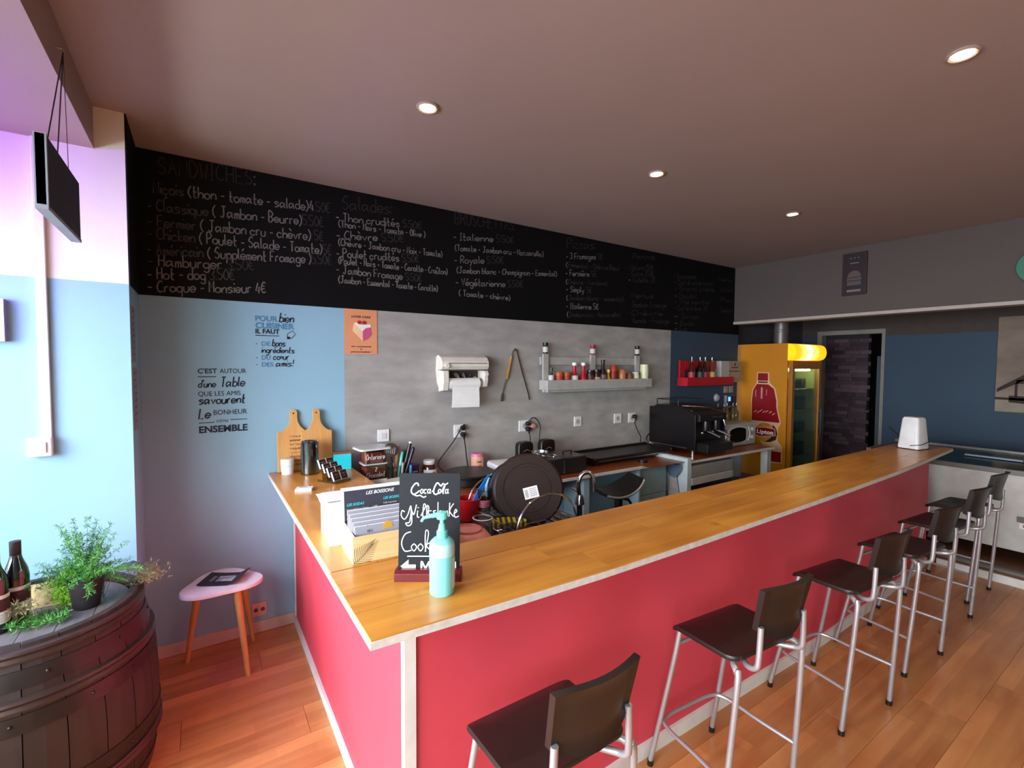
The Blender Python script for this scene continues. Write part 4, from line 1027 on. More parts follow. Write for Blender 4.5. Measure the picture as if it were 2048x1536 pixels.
# ---- things on the worktop, left to right
def tubbox(name, label, x, y_, z, w_, d_, h_, fill, text, lid=True, rz=0):
    t = thing(name, label, 'food box', (x, y_, z), rz, 'clear plastic food boxes stacked beside the cutlery jar')
    part('tub', G().rings([[(a, b, zz_) for a, b in rrect(w_ * s, d_ * s, .015, 3)] for s, zz_ in ((.92, 0), (1, h_ * .96))], cap1=False), M_plast, t, smooth=True)
    part('contents', G().rings([[(a, b, zz_) for a, b in rrect(w_ * .93 * s, d_ * .93 * s, .012, 3)] for s, zz_ in ((.93, .004), (1, h_ * .82))]), fill, t)
    part('lid', G().prism(rrect(w_ * 1.07, d_ * 1.07, .014, 3), h_ * .96, h_ * 1.05), mat('grey_clear_lid', '#b9bab6', .3, spec=.6), t, bevel=.002)
    if text:
        g = G(); z_ = h_ * .25
        for k, s_ in enumerate(text): 
            if len(s_) < 3: hand(g, s_, -.006, h_ * .56, .008, h_ * .56, h_ * .24, .0022, -d_ / 2 - .001, .1, .1)
            else: hand(g, s_, -w_ * .42, h_ * (.30 if len(text) == 1 else .16), w_ * .40, h_ * (.30 if len(text) == 1 else .18), h_ * (.42 if len(text) == 1 else .32), .0023, -d_ / 2 - .001, .1, .15)
        part('handwriting', g, M_wbright, t)
M_choc = mat('chocolate_brown', '#b05a3c', .6, var=.4, scale=25)
tubbox('food_box', 'bottom clear food box of brown contents marked Chocolat', .905, -.16, WZ, .145, .12, .07, M_choc, None)
tubbox('food_box', 'middle clear food box marked Chocolat in white', .905, -.16, WZ + .0745, .145, .12, .095, M_choc, ('2', 'Chocolat'))
tubbox('food_box', 'upper clear food box marked Ontenaire in white', .905, -.16, WZ + .176, .145, .12, .085, M_choc, ('Onteraire',))
tl_ = thing('spare_lid', 'loose large clear lid lying atop the stacked food boxes', 'lid', (.895, -.17, WZ + .267), R(5))
part('lid_plate', G().prism(rrect(.20, .155, .02, 3), 0, .008), mat('grey_clear_lid', '#b9bab6', .3), tl_, bevel=.002)
part('lid_rim', G().prism(rrect(.205, .16, .02, 3), -.004, .002), mat('clear_rim', '#dcdcd6', .3), tl_)
sx = thing('sachet_box', 'small open white box of sachets on left end of back worktop', 'box', (.86, -.36, WZ), R(12))
part('carton', G().box(-.05, .05, -.035, .035, 0, .075), mat('cream_carton', '#d9cfb9', .7), sx, bevel=.001)
part('flap', G().box(-.05, .05, -.037, -.035, .04, .115), M_paper, sx)
gj = thing('utensil_jar', 'ribbed clear glass jar holding kitchen utensils by the wall', 'jar', (1.02, -.20, WZ))
part('glass', G().lathe([(.0, 0), (.05, 0), (.055, .01), (.055, .13), (.058, .15), (.055, .15), (.051, .13), (.051, .012), (.0, .01)], 14), M_glass, gj)
sk = thing('skimmer', 'round dark slotted skimmer standing head up in the glass jar', 'utensil', (1.005, -.21, WZ + .015))
rsp = []
hd = G().lathe([(.0, 0), (.040, .002), (.046, .008), (.044, .009), (.0, .004)], 24).xf(Matrix.Translation((-.005, -.01, .235)) @ Matrix.Rotation(R(68), 4, 'X'))
part('head', hd, mat('dark_nylon', '#3c3531', .4), sk, smooth=True)
g = G()
for k in range(5): g.add([(-.030 + k * .012, -.0006, -.022), (-.025 + k * .012, -.0006, -.022), (-.025 + k * .012, -.0006, .022), (-.030 + k * .012, -.0006, .022)], [(0, 1, 2, 3)])
part('slots', g.xf(Matrix.Translation((-.005, -.0195, .236)) @ Matrix.Rotation(R(-22), 4, 'X') @ Matrix.Rotation(R(18), 4, 'Y')), mat('slot_grey', '#a49c92', .7), sk)
part('handle', G().tube([(.02, .02, 0), (.005, .0, .17), (.0, -.004, .20)], .006, 8), M_black, sk, smooth=True)
def utensil(lb, col, x, y_, dx, dz, r_, tip=None):
    t = thing('kitchen_tool', lb, 'utensil', (x, y_, WZ + .012), 0, 'kitchen tools standing by the glass jar')
    part('handle', G().tube([(0, 0, .0), (dx * .6, .0, dz * .6), (dx, .005, dz)], [r_ * .7, r_, r_ * 1.1], 10), mat('tool_' + col, col, .35), t, smooth=True)
    part('tip', G().sphere((dx, .005, dz), r_ * 1.1, 10, 6), mat('tool_' + (tip or col), tip or col, .35), t, smooth=True)
utensil('orange wooden spatula handle behind the turquoise one', '#c98a55', 1.035, -.17, .03, .24, .012)
utensil('turquoise flat handle among the kitchen tools', '#4fb3ad', 1.04, -.215, .038, .21, .010)
utensil('black knife handle with white butt, tallest and right of the tools', '#151214', 1.055, -.22, .075, .27, .011, '#dddddd')
utensil('second black handle beside the tallest knife', '#151214', 1.06, -.235, .085, .235, .010)
utensil('short green-black handle among the kitchen tools', '#18261f', 1.05, -.20, .05, .215, .012)
utensil('small red-tipped handle low among the kitchen tools', '#8e8880', 1.05, -.25, .02, .15, .008, '#b6403a')
utensil('blue pen-like handle at the right of the jar', '#2b6f97', 1.105, -.27, .01, .13, .009)
np_ = thing('napkin_stack', 'untidy stack of pale grey napkins and bags on back worktop', 'napkins', (.985, -.42, WZ))
for k in range(13):
    part('sheet', G().box(-.09, .09, -.07, .07, k * .008, k * .008 + .006).rz(R(random.uniform(-9, 9)) + R(10)), mat('pale_napkin', '#c9c3b4', .8, var=.05), np_)
pj = thing('purple_tub', 'purple snack tub on back worktop beside the chocolate spread', 'tub', (1.185, -.12, WZ))
part('tub', G().lathe([(.0, 0), (.034, 0), (.038, .01), (.040, .105), (.0, .106)], 24), mat('purple_tub', '#4a2a6a', .4), pj, smooth=True)
part('lid', G().lathe([(.0, .106), (.042, .106), (.042, .122), (.0, .124)], 24), mat('purple_lid', '#5a3a80', .4), pj, smooth=True)
part('text', join(G().box(-.018, .018, -.0415, -.0405, .075, .080), G().box(-.014, .016, -.0415, -.0405, .050, .060)), M_paper, pj)
nj = thing('spread_jar', 'jar of dark hazelnut spread with white lid and white label', 'jar', (1.30, -.13, WZ))
part('glass', G().lathe([(.0, 0), (.045, 0), (.050, .008), (.052, .05), (.050, .095), (.040, .112), (.0, .112)], 28), mat('hazelnut_brown', '#4a1d12', .15, var=.1, coat=.5), nj, smooth=True)
part('lid', G().lathe([(.0, .112), (.038, .112), (.040, .115), (.040, .136), (.037, .140), (.0, .140)], 28), M_white, nj, smooth=True)
lbn = part('label', G().add([(.0525 * math.cos(R(a)), .0525 * math.sin(R(a)), z) for z in (.030, .080) for a in range(-160, -19, 10)], [(i, i + 1, 15 + i + 1, 15 + i) for i in range(14)]), M_paper, nj)
def wrapc(g, r_, a0): return G().add([(r_ * math.cos(R(a0) + x / r_), r_ * math.sin(R(a0) + x / r_), z) for x, y_, z in g.v], g.f)
part('label_text', join(wrapc(sans('n', -.036, .048, .011, .020, .04), .0532, -100)), M_black, lbn)
part('label_text', join(wrapc(sans('utella', -.022, .048, .056, .018, .04), .0532, -100)), mat('label_red', '#b01818', .5), lbn)
cm = thing('crepe_maker', 'round black crepe maker on back worktop behind the slate', 'crepe maker', (1.49, -.36, WZ))
part('base', G().lathe([(.0, .006), (.135, .006), (.15, .012), (.155, .055), (.15, .062), (.0, .062)], 36), M_black, cm, smooth=True)
part('hot_plate', G().lathe([(.0, .064), (.165, .064), (.170, .068), (.170, .078), (.166, .082), (.0, .083)], 48), mat('cast_plate', '#25201d', .35, .4), cm, smooth=True)
part('rating_label', G().box(.015, .06, -.1556, -.1540, .018, .048).rz(R(14)), M_paper, cm)
g = G()
for a in range(4): g.cyl((.11 * math.cos(a * PI / 2 + .6), .11 * math.sin(a * PI / 2 + .6), 0), (.11 * math.cos(a * PI / 2 + .6), .11 * math.sin(a * PI / 2 + .6), .008), .012)
part('feet', g, M_black, cm)
pk = thing('wafer_tin', 'peach coloured cylindrical tin with pink lid by the wall', 'tin', (1.70, -.09, WZ))
part('tin', G().lathe([(.0, 0), (.046, 0), (.047, .004), (.047, .118), (.0, .118)], 28), mat('peach_tin', '#e0aa88', .4), pk, smooth=True)
part('lid', G().lathe([(.0, .118), (.048, .118), (.048, .128), (.043, .138), (.0, .139)], 28), mat('pink_lid', '#d86f96', .4), pk, smooth=True)
part('tin_text', join(wrapc(sans('Dadi', -.022, .075, .034, .016, .02), .0478, -95), wrapc(sans('ac', -.006, .050, .016, .012, .02), .0478, -95)), M_black, pk)
sm = thing('sandwich_toaster', 'white sandwich toaster with black seam half hidden by the pan', 'toaster', (1.85, -.23, WZ), R(-8))
part('lower_shell', G().rings([[(a * s, b * s, z) for a, b in rrect(.20, .24, .03)] for s, z in ((.9, .0), (1, .01), (1, .030))]), M_white, sm, smooth=True)
part('seam', G().prism(rrect(.202, .242, .03), .030, .040), M_black, sm)
part('upper_shell', G().rings([[(a * s, b * s, z) for a, b in rrect(.20, .24, .03)] for s, z in ((1, .040), (1, .062), (.94, .078), (.6, .083), (.1, .084))]), M_white, sm, smooth=True)
part('latch', G().box(-.03, .03, -.145, -.118, .03, .055), M_black, sm, bevel=.003)
def fryer(x, lb, handle):
    t = thing('deep_fryer', lb, 'deep fryer', (x, -.325, WZ), 0, 'steel deep fryers on back worktop')
    part('tank', G().box(-.105, .105, -.19, .14, .004, .115), mat('fryer_dark_steel', '#3d3735', .3, .6), t, bevel=.004)
    part('corner_edge', G().box(-.107, -.101, -.193, -.187, .01, .116).box(-.107, .06, -.193, -.187, .110, .117), M_steel, t)
    ld = part('lid', G().box(-.103, .103, -.188, .06, .116, .124), mat('fryer_lid', '#55504c', .35, .6), t, bevel=.002)
    if handle: part('lid_handle', G().tube([(-.04, -.09, .124), (-.04, -.09, .15), (.04, -.09, .15), (.04, -.09, .124)], .006, 8), M_black, ld, smooth=True)
    part('control_head', G().rings([[(a, b, z) for a, b in rrect(.14 * s, .06, .012, 3, 0, .165)] for s, z in ((1, .004), (1, .17), (.86, .195), (.5, .203))]), M_black, t, smooth=True)
    part('head_trim', G().tube([(-.03, .132, .13), (0, .125, .145), (.03, .132, .13)], .004, 6), M_chrome, t, smooth=True)
    if not handle:
        part('basket_handle', G().tube(smooth_path([(-.03, -.10, .124), (-.06, -.16, .15), (-.03, -.22, .152), (.02, -.22, .152), (.03, -.14, .15), (.03, -.08, .128)], 4), .004, 6), M_chrome, t, smooth=True)
fryer(2.075, 'left deep fryer with chrome basket handle behind the big pan', False)
fryer(2.290, 'right deep fryer with black handle on its flat lid', True)
gp = thing('griddle', 'long low black electric griddle on the back worktop', 'griddle', (3.0, -.30, WZ))
part('plate', G().box(-.46, .46, -.14, .14, .045, .062), mat('griddle_black', '#2a211d', .38, .3), gp, bevel=.004)
part('rim', G().box(-.47, .47, .135, .155, .04, .078).box(-.475, -.46, -.15, .155, .04, .07).box(.46, .475, -.15, .155, .04, .07), M_black, gp, bevel=.003)
part('drip_rail', G().box(-.42, .42, -.160, -.145, .036, .044), M_steel, gp)
part('body', G().box(-.43, .43, -.12, .12, .012, .045), M_black, gp)
g = G()
for x in (-.4, .4):
    for y_ in (-.11, .11): g.cyl((x, y_, 0), (x, y_, .014), .014)
part('feet', g, M_black, gp)
part('thermostat', G().lathe([(.0, .0), (.04, .0), (.04, .022), (.0, .026)], 18, (.02, -.21, .0)), M_black, gp, smooth=True)
wcb = thing('white_cable_bundle', 'bundled white cables lying between griddle and coffee machine', 'cable', (3.52, -.16, WZ))
g = G()
for k in range(4):
    g.tube(smooth_path([(-.06 + .01 * k, 0, .01 + .006 * k), (-.05, -.03, .05), (0, -.01 * k, .075 - .01 * k), (.05, .01, .05), (.08, -.05, .01), (.10, -.12 + .02 * k, .005)], 4), .004, 6)
part('cable', g, M_white, wcb)
part('plug', G().lathe([(.0, 0), (.018, 0), (.02, .04), (.0, .05)], 12, (-.06, .0, .012)), M_white, wcb, smooth=True)

# coffee machine
co = thing('coffee_machine', 'large black espresso machine with two groups and cup rail', 'coffee machine', (3.62, -.55, WZ))
sd = mat('black_side_panel', '#100c0d', .3)
part('body', G().prism_x([(.47, .055), (.47, .40), (.20, .415), (.02, .40), (.02, .055)], 0, .42), sd, co, bevel=.003)
part('top_housing', G().prism_x([(.46, .40), (.40, .425), (.10, .425), (-.06, .36), (-.06, .30), (.03, .28), (.03, .38)], .012, .408), M_black, co, bevel=.003)
part('side_panel', G().prism_x([(.475, .045), (.475, .405), (.10, .42), (-.03, .36), (-.035, .16), (-.03, .045)], -.012, 0), sd, co, bevel=.002)
part('side_panel', G().prism_x([(.475, .045), (.475, .405), (.10, .42), (-.03, .36), (-.035, .16), (-.03, .045)], .42, .432), sd, co, bevel=.002)
part('drip_tray', G().box(.02, .40, -.135, .05, .035, .105), M_black, co, bevel=.004)
part('tray_grid', G().box(.03, .39, -.13, .01, .106, .110), mat('grid_steel', '#4b4745', .3, .8), co)
part('cup_rail', G().tube([(.03, .42, .42), (.03, .42, .475), (.03, .18, .475), (.03, .18, .42)], .005, 6).tube([(.03, .42, .475), (.39, .42, .475), (.39, .18, .475)], .004, 6), M_black, co)
part('top_edge', G().tube([(.03, .14, .428), (.20, .02, .418), (.39, -.05, .372)], .004, 6), M_steel, co)
for gx in (.12, .27):
    gh = part('group_head', G().lathe([(.0, .215), (.034, .215), (.036, .24), (.032, .30), (.0, .30)], 20, (gx, -.045, 0)), M_dark, co, smooth=True)
    part('portafilter', G().tube([(gx, -.045, .215), (gx + .01, -.13, .19), (gx + .015, -.18, .17)], [.012, .012, .013], 10).sphere((gx - .06, -.05, .20), .016), M_chrome if gx < .2 else M_steel, gh, smooth=True)
part('steam_wand', G().tube([(.365, -.06, .30), (.37, -.085, .22), (.375, -.08, .13)], .006, 8), M_chrome, co, smooth=True)
part('buttons', join(*[G().cyl((.20 + k * .025, -.062, .335), (.20 + k * .025, -.068, .335), .006) for k in range(6)]), M_steel, co)
part('base_rail', G().box(-.014, -.010, .05, .47, .050, .062), M_steel, co)
g = G()
for x in (.03, .39):
    for y_ in (.02, .42): g.cyl((x, y_, 0), (x, y_, .055), .018)
part('feet', g, M_chrome, co, smooth=True)
cbl = thing('black_cable', 'black power cable beside the coffee machine', 'cable', (3.56, -.10, WZ))
part('cable', G().tube(smooth_path([(.02, 0, .14), (-.03, -.01, .10), (-.03, -.05, .05), (.0, -.10, .02), (-.05, -.16, .006)], 5), .006, 6), M_black, cbl)
ju = thing('dome_appliance', 'grey dome-topped appliance on slim foot between espresso machine and microwave', 'appliance', (4.125, -.47, WZ))
part('dome', G().lathe([(.0, .185), (.045, .187), (.062, .205), (.055, .235), (.03, .258), (.0, .264)], 24), mat('grey_dome', '#85827b', .3), ju, smooth=True)
part('stem', G().cyl((0, 0, .015), (0, 0, .19), .009), M_black, ju)
part('foot', G().lathe([(.0, 0), (.042, 0), (.044, .012), (.02, .022), (.0, .024)], 24), mat('grey_dome', '#85827b', .3), ju, smooth=True)
mw = thing('microwave', 'white microwave with dark oval-cornered window and two knobs', 'microwave', (4.20, -.50, WZ)); mw.scale = (1.22, 1, 1)
part('body', G().box(0, .42, .02, .34, .006, .222), mat('cream_enamel', '#aaa69b', .4), mw, bevel=.004)
part('front', G().box(0, .42, 0, .02, .006, .222), mat('cream_enamel', '#aaa69b', .4), mw, bevel=.003)
pts = smooth_path([(.03, .06), (.028, .114), (.035, .17), (.10, .195), (.17, .20), (.24, .19), (.285, .17), (.29, .114), (.285, .055), (.24, .035), (.16, .028), (.08, .035), (.03, .06)], 4)[:-1]
part('door_frame', G().prism_y(pts, -.008, 0), mat('cream_light', '#c6c2b6', .35), mw, bevel=.001)
part('window', G().prism_y([(.157 + (x - .157) * .86, .114 + (z - .114) * .86) for x, z in pts], -.011, -.007), mat('mw_window', '#0a0606', .12), mw)
part('door_handle', G().tube(smooth_path([(.305, -.008, .045), (.312, -.022, .114), (.305, -.008, .185)], 5), .006, 8), mat('cream_light', '#c6c2b6', .35), mw, smooth=True)
for z in (.155, .075): part('knob', G().cyl((.37, 0, z), (.37, -.02, z), .020, .017, 18), mat('cream_light', '#c6c2b6', .35), mw, smooth=True)
part('panel_marks', G().box(.35, .39, -.0006, 0, .112, .116).box(.355, .385, -.0006, 0, .188, .192), mat('grey_print', '#5c5962', .8), mw)
# bottles with pourers on the microwave
def pourer(x, y_, z, lb, grp, col, labelcol, h=.10, r_=.022, glass=True):
    t = thing('syrup_bottle', lb, 'bottle', (x, y_, z), 0, grp)
    part('bottle', G().lathe([(.0, 0), (r_, 0), (r_ + .001, .004), (r_ + .001, h * .62), (r_ * .5, h * .82), (r_ * .38, h), (.0, h)], 18), col, t, smooth=True)
    if labelcol: part('label', G().lathe([(r_ + .0012, h * .12), (r_ + .0016, h * .13), (r_ + .0016, h * .52), (r_ + .0012, h * .53)], 18), labelcol, t, smooth=True)
    part('pourer', G().lathe([(.0, h), (r_ * .45, h), (r_ * .5, h + .012), (.004, h + .016), (.0035, h + .045), (.0, h + .046)], 10).tube([(0, 0, h + .03), (.010, -.006, h + .05)], .0035, 6), M_chrome, t, smooth=True)
M_syr = mat('amber_syrup', '#6f6136', .12, coat=.4)
for k in range(5):
    pourer(4.40 + k * .082, -.28 - (.015 if k % 2 else 0), WZ + .222, 'small syrup bottle with steel pourer on microwave, %s from the left' % ('first', 'second', 'third', 'fourth', 'fifth')[k], 'syrup bottles on the microwave', M_syr, None, .135, .026)

# ================================================================== WALL THINGS ABOVE THE WORKTOP
def plate(x, z, lb, kind, w_=.08, h_=.085):
    t = thing('wall_socket' if kind != 'switch' else 'wall_switch', lb, 'socket' if kind != 'switch' else 'switch', (x, 0, z - h_ / 2))
    part('plate', G().box(-w_ / 2, w_ / 2, -.010, 0, 0, h_), M_white, t, bevel=.002)
    if kind == 'switch': part('rocker', G().box(-.018, .018, -.013, -.010, .02, .06).box(-.004, .002, -.0138, -.013, .038, .05), mat('switch_rocker', '#d5d3d0', .4), t)
    else:
        part('well', G().lathe([(.022, 0), (.024, .0015), (.020, .002), (.019, .0003), (.0, .0)], 20).xf(Matrix.Translation((0, -.0102, h_ / 2)) @ Matrix.Rotation(R(90), 4, 'X')), mat('socket_well', '#b8b5b1', .5), t, smooth=True)
        part('contacts', G().box(-.008, -.004, -.0118, -.0112, h_ / 2 - .002, h_ / 2 + .008).box(.004, .008, -.0118, -.0112, h_ / 2 - .008, h_ / 2 + .002), M_black, t)
    return t
plate(1.022, 1.113, 'white light switch on grey wall above the food boxes', 'switch', .078, .082)
plate(1.595, 1.102, 'white wall socket with two black plugs above the crepe maker', 'so', .09, .095)
plate(2.185, 1.10, 'white wall socket with two plugs above the fryers', 'so', .11, .09)
plate(2.754, 1.099, 'empty white wall socket under left half of spice shelf', 'so')
plate(3.248, 1.097, 'empty white wall socket under right half of spice shelf', 'so', .09, .09)
plate(3.440, 1.092, 'white wall socket with the griddle plug in it', 'so', .09, .09)
def plug_cable(lb, x, z, pts, up_=False):
    t = thing('plug_cable', lb, 'cable', (x, -.012, z))
    part('plug', G().lathe([(.0, 0), (.019, 0), (.02, .02), (.012, .034), (.0, .036)], 14).xf(Matrix.Rotation(R(90), 4, 'X')).tube([(0, -.026, 0), (0, -.03, .03 if up_ else -.035)], [.011, .006], 8), M_black, t, smooth=True)
    part('cable', G().tube(smooth_path([(a - x, b + .012, c - z) for a, b, c in pts], 6), .0042, 7), M_black, t, smooth=True)
plug_cable('black cable looping left from upper plug to the crepe maker', 1.615, 1.125, [(1.612, -.04, 1.15), (1.59, -.045, 1.125), (1.52, -.05, 1.03), (1.43, -.05, .93), (1.40, -.06, .88), (1.42, -.10, .84), (1.46, -.16, .82)], True)
plug_cable('black cable hanging straight down from lower plug behind crepe maker', 1.617, 1.075, [(1.617, -.04, 1.05), (1.628, -.04, .98), (1.635, -.045, .90), (1.645, -.05, .83), (1.62, -.10, .81)])
plug_cable('black cable arching right from the socket to the right fryer', 2.205, 1.118, [(2.205, -.04, 1.135), (2.225, -.05, 1.165), (2.27, -.05, 1.155), (2.31, -.05, 1.09), (2.30, -.05, .98), (2.30, -.055, .93), (2.33, -.08, .91)], True)
plug_cable('short black cable down from the socket to the left fryer', 2.205, 1.075, [(2.205, -.04, 1.05), (2.21, -.05, 1.01), (2.20, -.06, .97), (2.16, -.09, .94)])
plug_cable('black cable from right socket down to the griddle', 3.455, 1.105, [(3.457, -.03, 1.08), (3.455, -.035, 1.03), (3.49, -.04, .96), (3.515, -.05, .91), (3.48, -.08, .875), (3.43, -.13, .85)])
ad = thing('red_adapter', 'small red-white plug adapter at the fryer socket', 'adapter', (2.250, -.012, 1.098))
part('shell', G().cyl((0, 0, 0), (0, -.03, 0), .020, .018, 16), mat('red_white_adapter', '#d58a80', .4), ad, smooth=True)
part('holes', G().cyl((0, -.0301, .006), (0, -.031, .006), .003).cyl((0, -.0301, -.006), (0, -.031, -.006), .003), mat('label_red', '#b01818', .5), ad)

# paper dispenser
pd = thing('paper_dispenser', 'white wall-mounted foil and kitchen paper dispenser', 'dispenser', (1.595, 0, 1.40))
M_cream = mat('cream_plastic', '#ddd5c6', .4)
part('back_plate', G().prism_y([(-.155, -.0), (.19, .02), (.195, .10), (.19, .255), (.10, .262), (-.12, .262), (-.185, .255), (-.19, .15), (-.18, .06)], -.03, 0), M_cream, pd, bevel=.004)
part('upper_cover', G().rings([[(x, y_, z) for y_, z in ((-.03, .155), (-.10, .158), (-.115, .18), (-.112, .215), (-.09, .245), (-.05, .26), (-.03, .262))] for x in (-.19, -.15, .0, .15, .19)]), M_cream, pd, bevel=.003)
part('slot', G().box(-.14, .17, -.1185, -.112, .202, .206), mat('slot_dark', '#4a3f38', .5), pd)
part('slot', G().box(-.14, .17, -.118, -.104, .150, .156), mat('slot_dark', '#4a3f38', .5), pd)
part('cavity', G().box(-.10, .14, -.034, -.03, .06, .15), mat('cavity_dark', '#3a2f2a', .6), pd)
part('end_cap', G().prism_x([(-.03, .0), (-.10, .01), (-.115, .07), (-.11, .15), (-.03, .155)], -.18, -.135), M_cream, pd, bevel=.004)
part('end_cap', G().prism_x([(-.03, .02), (-.09, .03), (-.105, .08), (-.10, .15), (-.03, .155)], .155, .19), M_cream, pd, bevel=.004)
part('knob', G().cyl((-.155, -.115, .185), (-.155, -.130, .185), .016), M_cream, pd, smooth=True)
part('knob', G().cyl((.165, -.105, .125), (.165, -.125, .125), .016), M_cream, pd, smooth=True)
part('paper_roll', G().cyl((-.13, -.07, .055), (.12, -.07, .055), .042, n=24), M_paper, pd, smooth=True)
g = G(); rs = []
for k in range(9):
    t = k / 8; rs.append([(-.110 - .012 * t + .01 * math.sin(3 * t), -.115 + .01 * math.sin(4 * t), .075 - .185 * t), (.115 - .01 * t, -.112 + .008 * math.sin(4 * t + 1), .075 - .19 * t), (.115 - .01 * t, -.110 + .008 * math.sin(4 * t + 1), .075 - .19 * t), (-.110 - .012 * t + .01 * math.sin(3 * t), -.113 + .01 * math.sin(4 * t), .075 - .185 * t)])
part('paper_sheet', g.rings(rs), M_paper, pd)
fs = G()
for k in range(3):
    base = -.07 + k * .06
    rs = [[(base + .10 * t, -.05 - .02 * math.sin(5 * t + k), .13 - .05 * t + .012 * math.sin(9 * t + k)), (base + .10 * t, -.06 - .02 * math.sin(5 * t + k), .115 - .05 * t + .012 * math.sin(9 * t + k)), (base + .10 * t + .003, -.052, .11 - .05 * t)] for t in [j / 7 for j in range(8)]]
    fs.rings(rs)
part('torn_foil', fs, M_chrome, pd)
# tongs
to = thing('barbecue_tongs', 'open steel tongs with one wooden grip hanging on grey wall', 'tongs', (2.085, -.012, 1.31))
part('arm', G().tube(smooth_path([(-.0, 0, .405), (-.018, 0, .395), (-.03, 0, .36), (-.07, 0, .22), (-.118, 0, .06), (-.13, 0, .01)], 4), .0048, 8), M_steel, to, smooth=True)
part('arm', G().tube(smooth_path([(0, 0, .405), (.018, 0, .395), (.03, 0, .35), (.075, 0, .21), (.13, 0, .05), (.14, 0, .0)], 4), .0050, 8), mat('tarnished_steel', '#5e4d44', .35, .8), to, smooth=True)
part('wood_grip', G().tube([(-.038, -.004, .35), (-.060, -.004, .26), (-.082, -.004, .17)], [.009, .011, .010], 8), M_leg, to, smooth=True)
part('claw', G().prism_y([(-.138, .0), (-.118, -.002), (-.112, .055), (-.126, .06)], -.01, .004), M_steel, to, bevel=.001)
part('hanger', G().tube([(-.012, .01, .395), (0, .0, .412), (.012, .01, .395)], .003, 6), M_black, to)

# grey pallet shelf with condiments
gsf = thing('spice_shelf', 'grey painted pallet-wood wall shelf full of sauces', 'shelf', (2.95, 0, 1.37))
M_gsh = mat('grey_shelf_paint', '#a9a59e', .65, var=.1, scale=18)
for x in (-.588, -.065, .505): part('upright', G().box(x - .027, x + .027, -.055, -.035, .03, .315), M_gsh, gsf, bevel=.002)
part('back_rail', G().box(-.625, .545, -.033, -.010, .225, .290), M_gsh, gsf, bevel=.002)
part('back_rail_low', G().box(-.625, .60, -.033, -.010, .02, .10), M_gsh, gsf, bevel=.002)
part('front_board', G().box(-.63, .615, -.135, -.118, .020, .100), M_gsh, gsf, bevel=.002)
part('side_board', G().box(-.628, -.606, -.118, -.034, .02, .10), M_gsh, gsf, bevel=.002)
part('side_board', G().box(.585, .607, -.118, -.034, .02, .10), M_gsh, gsf, bevel=.002)
part('bottom_slat', G().box(-.61, .56, -.11, -.075, .0, .019), M_gsh, gsf, bevel=.002)
part('bottom_slat', G().box(-.61, .56, -.065, -.030, .0, .019), M_gsh, gsf, bevel=.002)
SZ = 1.3895
def bottle(name, lb, cat, x, y_, z, prof, col, capz=None, capr=0, capcol=None, lab=None, grp='sauces and jars on the grey shelf', n=20):
    t = thing(name, lb, cat, (x, y_, z), 0, grp)
    part('body', G().lathe(prof, n), col, t, smooth=True)
    if capz: part('cap', G().lathe([(.0, capz[0]), (capr, capz[0]), (capr, capz[1]), (.0, capz[1] + .001)], n), capcol, t, smooth=True)
    if lab: part('label', G().lathe([(lab[2], lab[0]), (lab[2] + .0005, lab[0] + .001), (lab[2] + .0005, lab[1]), (lab[2], lab[1] + .001)], n), lab[3], t, smooth=True)
    return t
def jarp(r_, h): return [(.0, 0), (r_ * .93, 0), (r_, .006), (r_, h * .86), (r_ * .85, h), (.0, h)]
def botp(r_, h, nk=.35, sh=.6): return [(.0, 0), (r_ * .93, 0), (r_, .006), (r_, h * sh), (r_ * nk, h * (sh + .2)), (r_ * nk * .9, h), (.0, h)]
M_kr = mat('ketchup_red', '#b3121e', .3); M_or = mat('orange_sauce', '#b5522a', .35, var=.2); M_br = mat('sauce_brown', '#2c1512', .3); M_yl = mat('honey_yellow', '#d6a51c', .35); M_cr = mat('cream_sauce', '#d8d6ac', .4); M_gr = mat('herb_green', '#26351f', .3)
M_lw = mat('shelf_label_white', '#c9c6c0', .6); M_rl = mat('brick_red_label', '#a2342a', .5)
ys = -.088
bottle('herb_bottle', 'small green-capped bottle at left end of the grey shelf', 'bottle', 2.39, ys, SZ, botp(.022, .155, .5), M_gr, (.155, .18), .014, mat('green_cap', '#1e4a35', .4), (.06, .12, .0222, M_lw))
bottle('sauce_jar', 'orange sauce jar, left of the pair', 'jar', 2.472, ys, SZ, jarp(.036, .145), M_or, None, 0, None, (.075, .115, .0362, M_rl))
bottle('sauce_jar', 'orange sauce jar, right of the pair beside ketchup', 'jar', 2.552, ys, SZ, jarp(.036, .145), M_or, None, 0, None, (.075, .115, .0362, M_rl))
bottle('ketchup_bottle', 'left red ketchup bottle with white cap and square white label', 'bottle', 2.638, ys, SZ, botp(.034, .20, .5, .45), M_kr, (.20, .225), .020, M_white, (.07, .115, .0342, M_lw))
bottle('ketchup_bottle', 'right red ketchup bottle with white cap', 'bottle', 2.738, ys, SZ, botp(.034, .20, .5, .45), M_kr, (.20, .225), .020, M_white)
bottle('sauce_jar', 'dark brown squat jar right of the ketchup', 'jar', 2.818, ys, SZ, jarp(.034, .145), M_br, (.145, .158), .030, M_br, (.06, .115, .0342, mat('brown_red_label', '#5b2620', .5)))
bottle('sauce_jar', 'brown glass jar with dark lid and pale band', 'jar', 2.895, ys, SZ, jarp(.036, .145), M_br, (.145, .165), .034, M_black, (.05, .10, .0362, mat('tan_label', '#a58a6c', .5)))
bottle('barbecue_bottle', 'tall dark barbecue sauce bottle with round emblem', 'bottle', 2.965, ys - .004, SZ, botp(.036, .235, .45, .55), M_br, (.235, .25), .018, M_black, (.085, .12, .0362, mat('emblem_band', '#6d5c58', .5)))
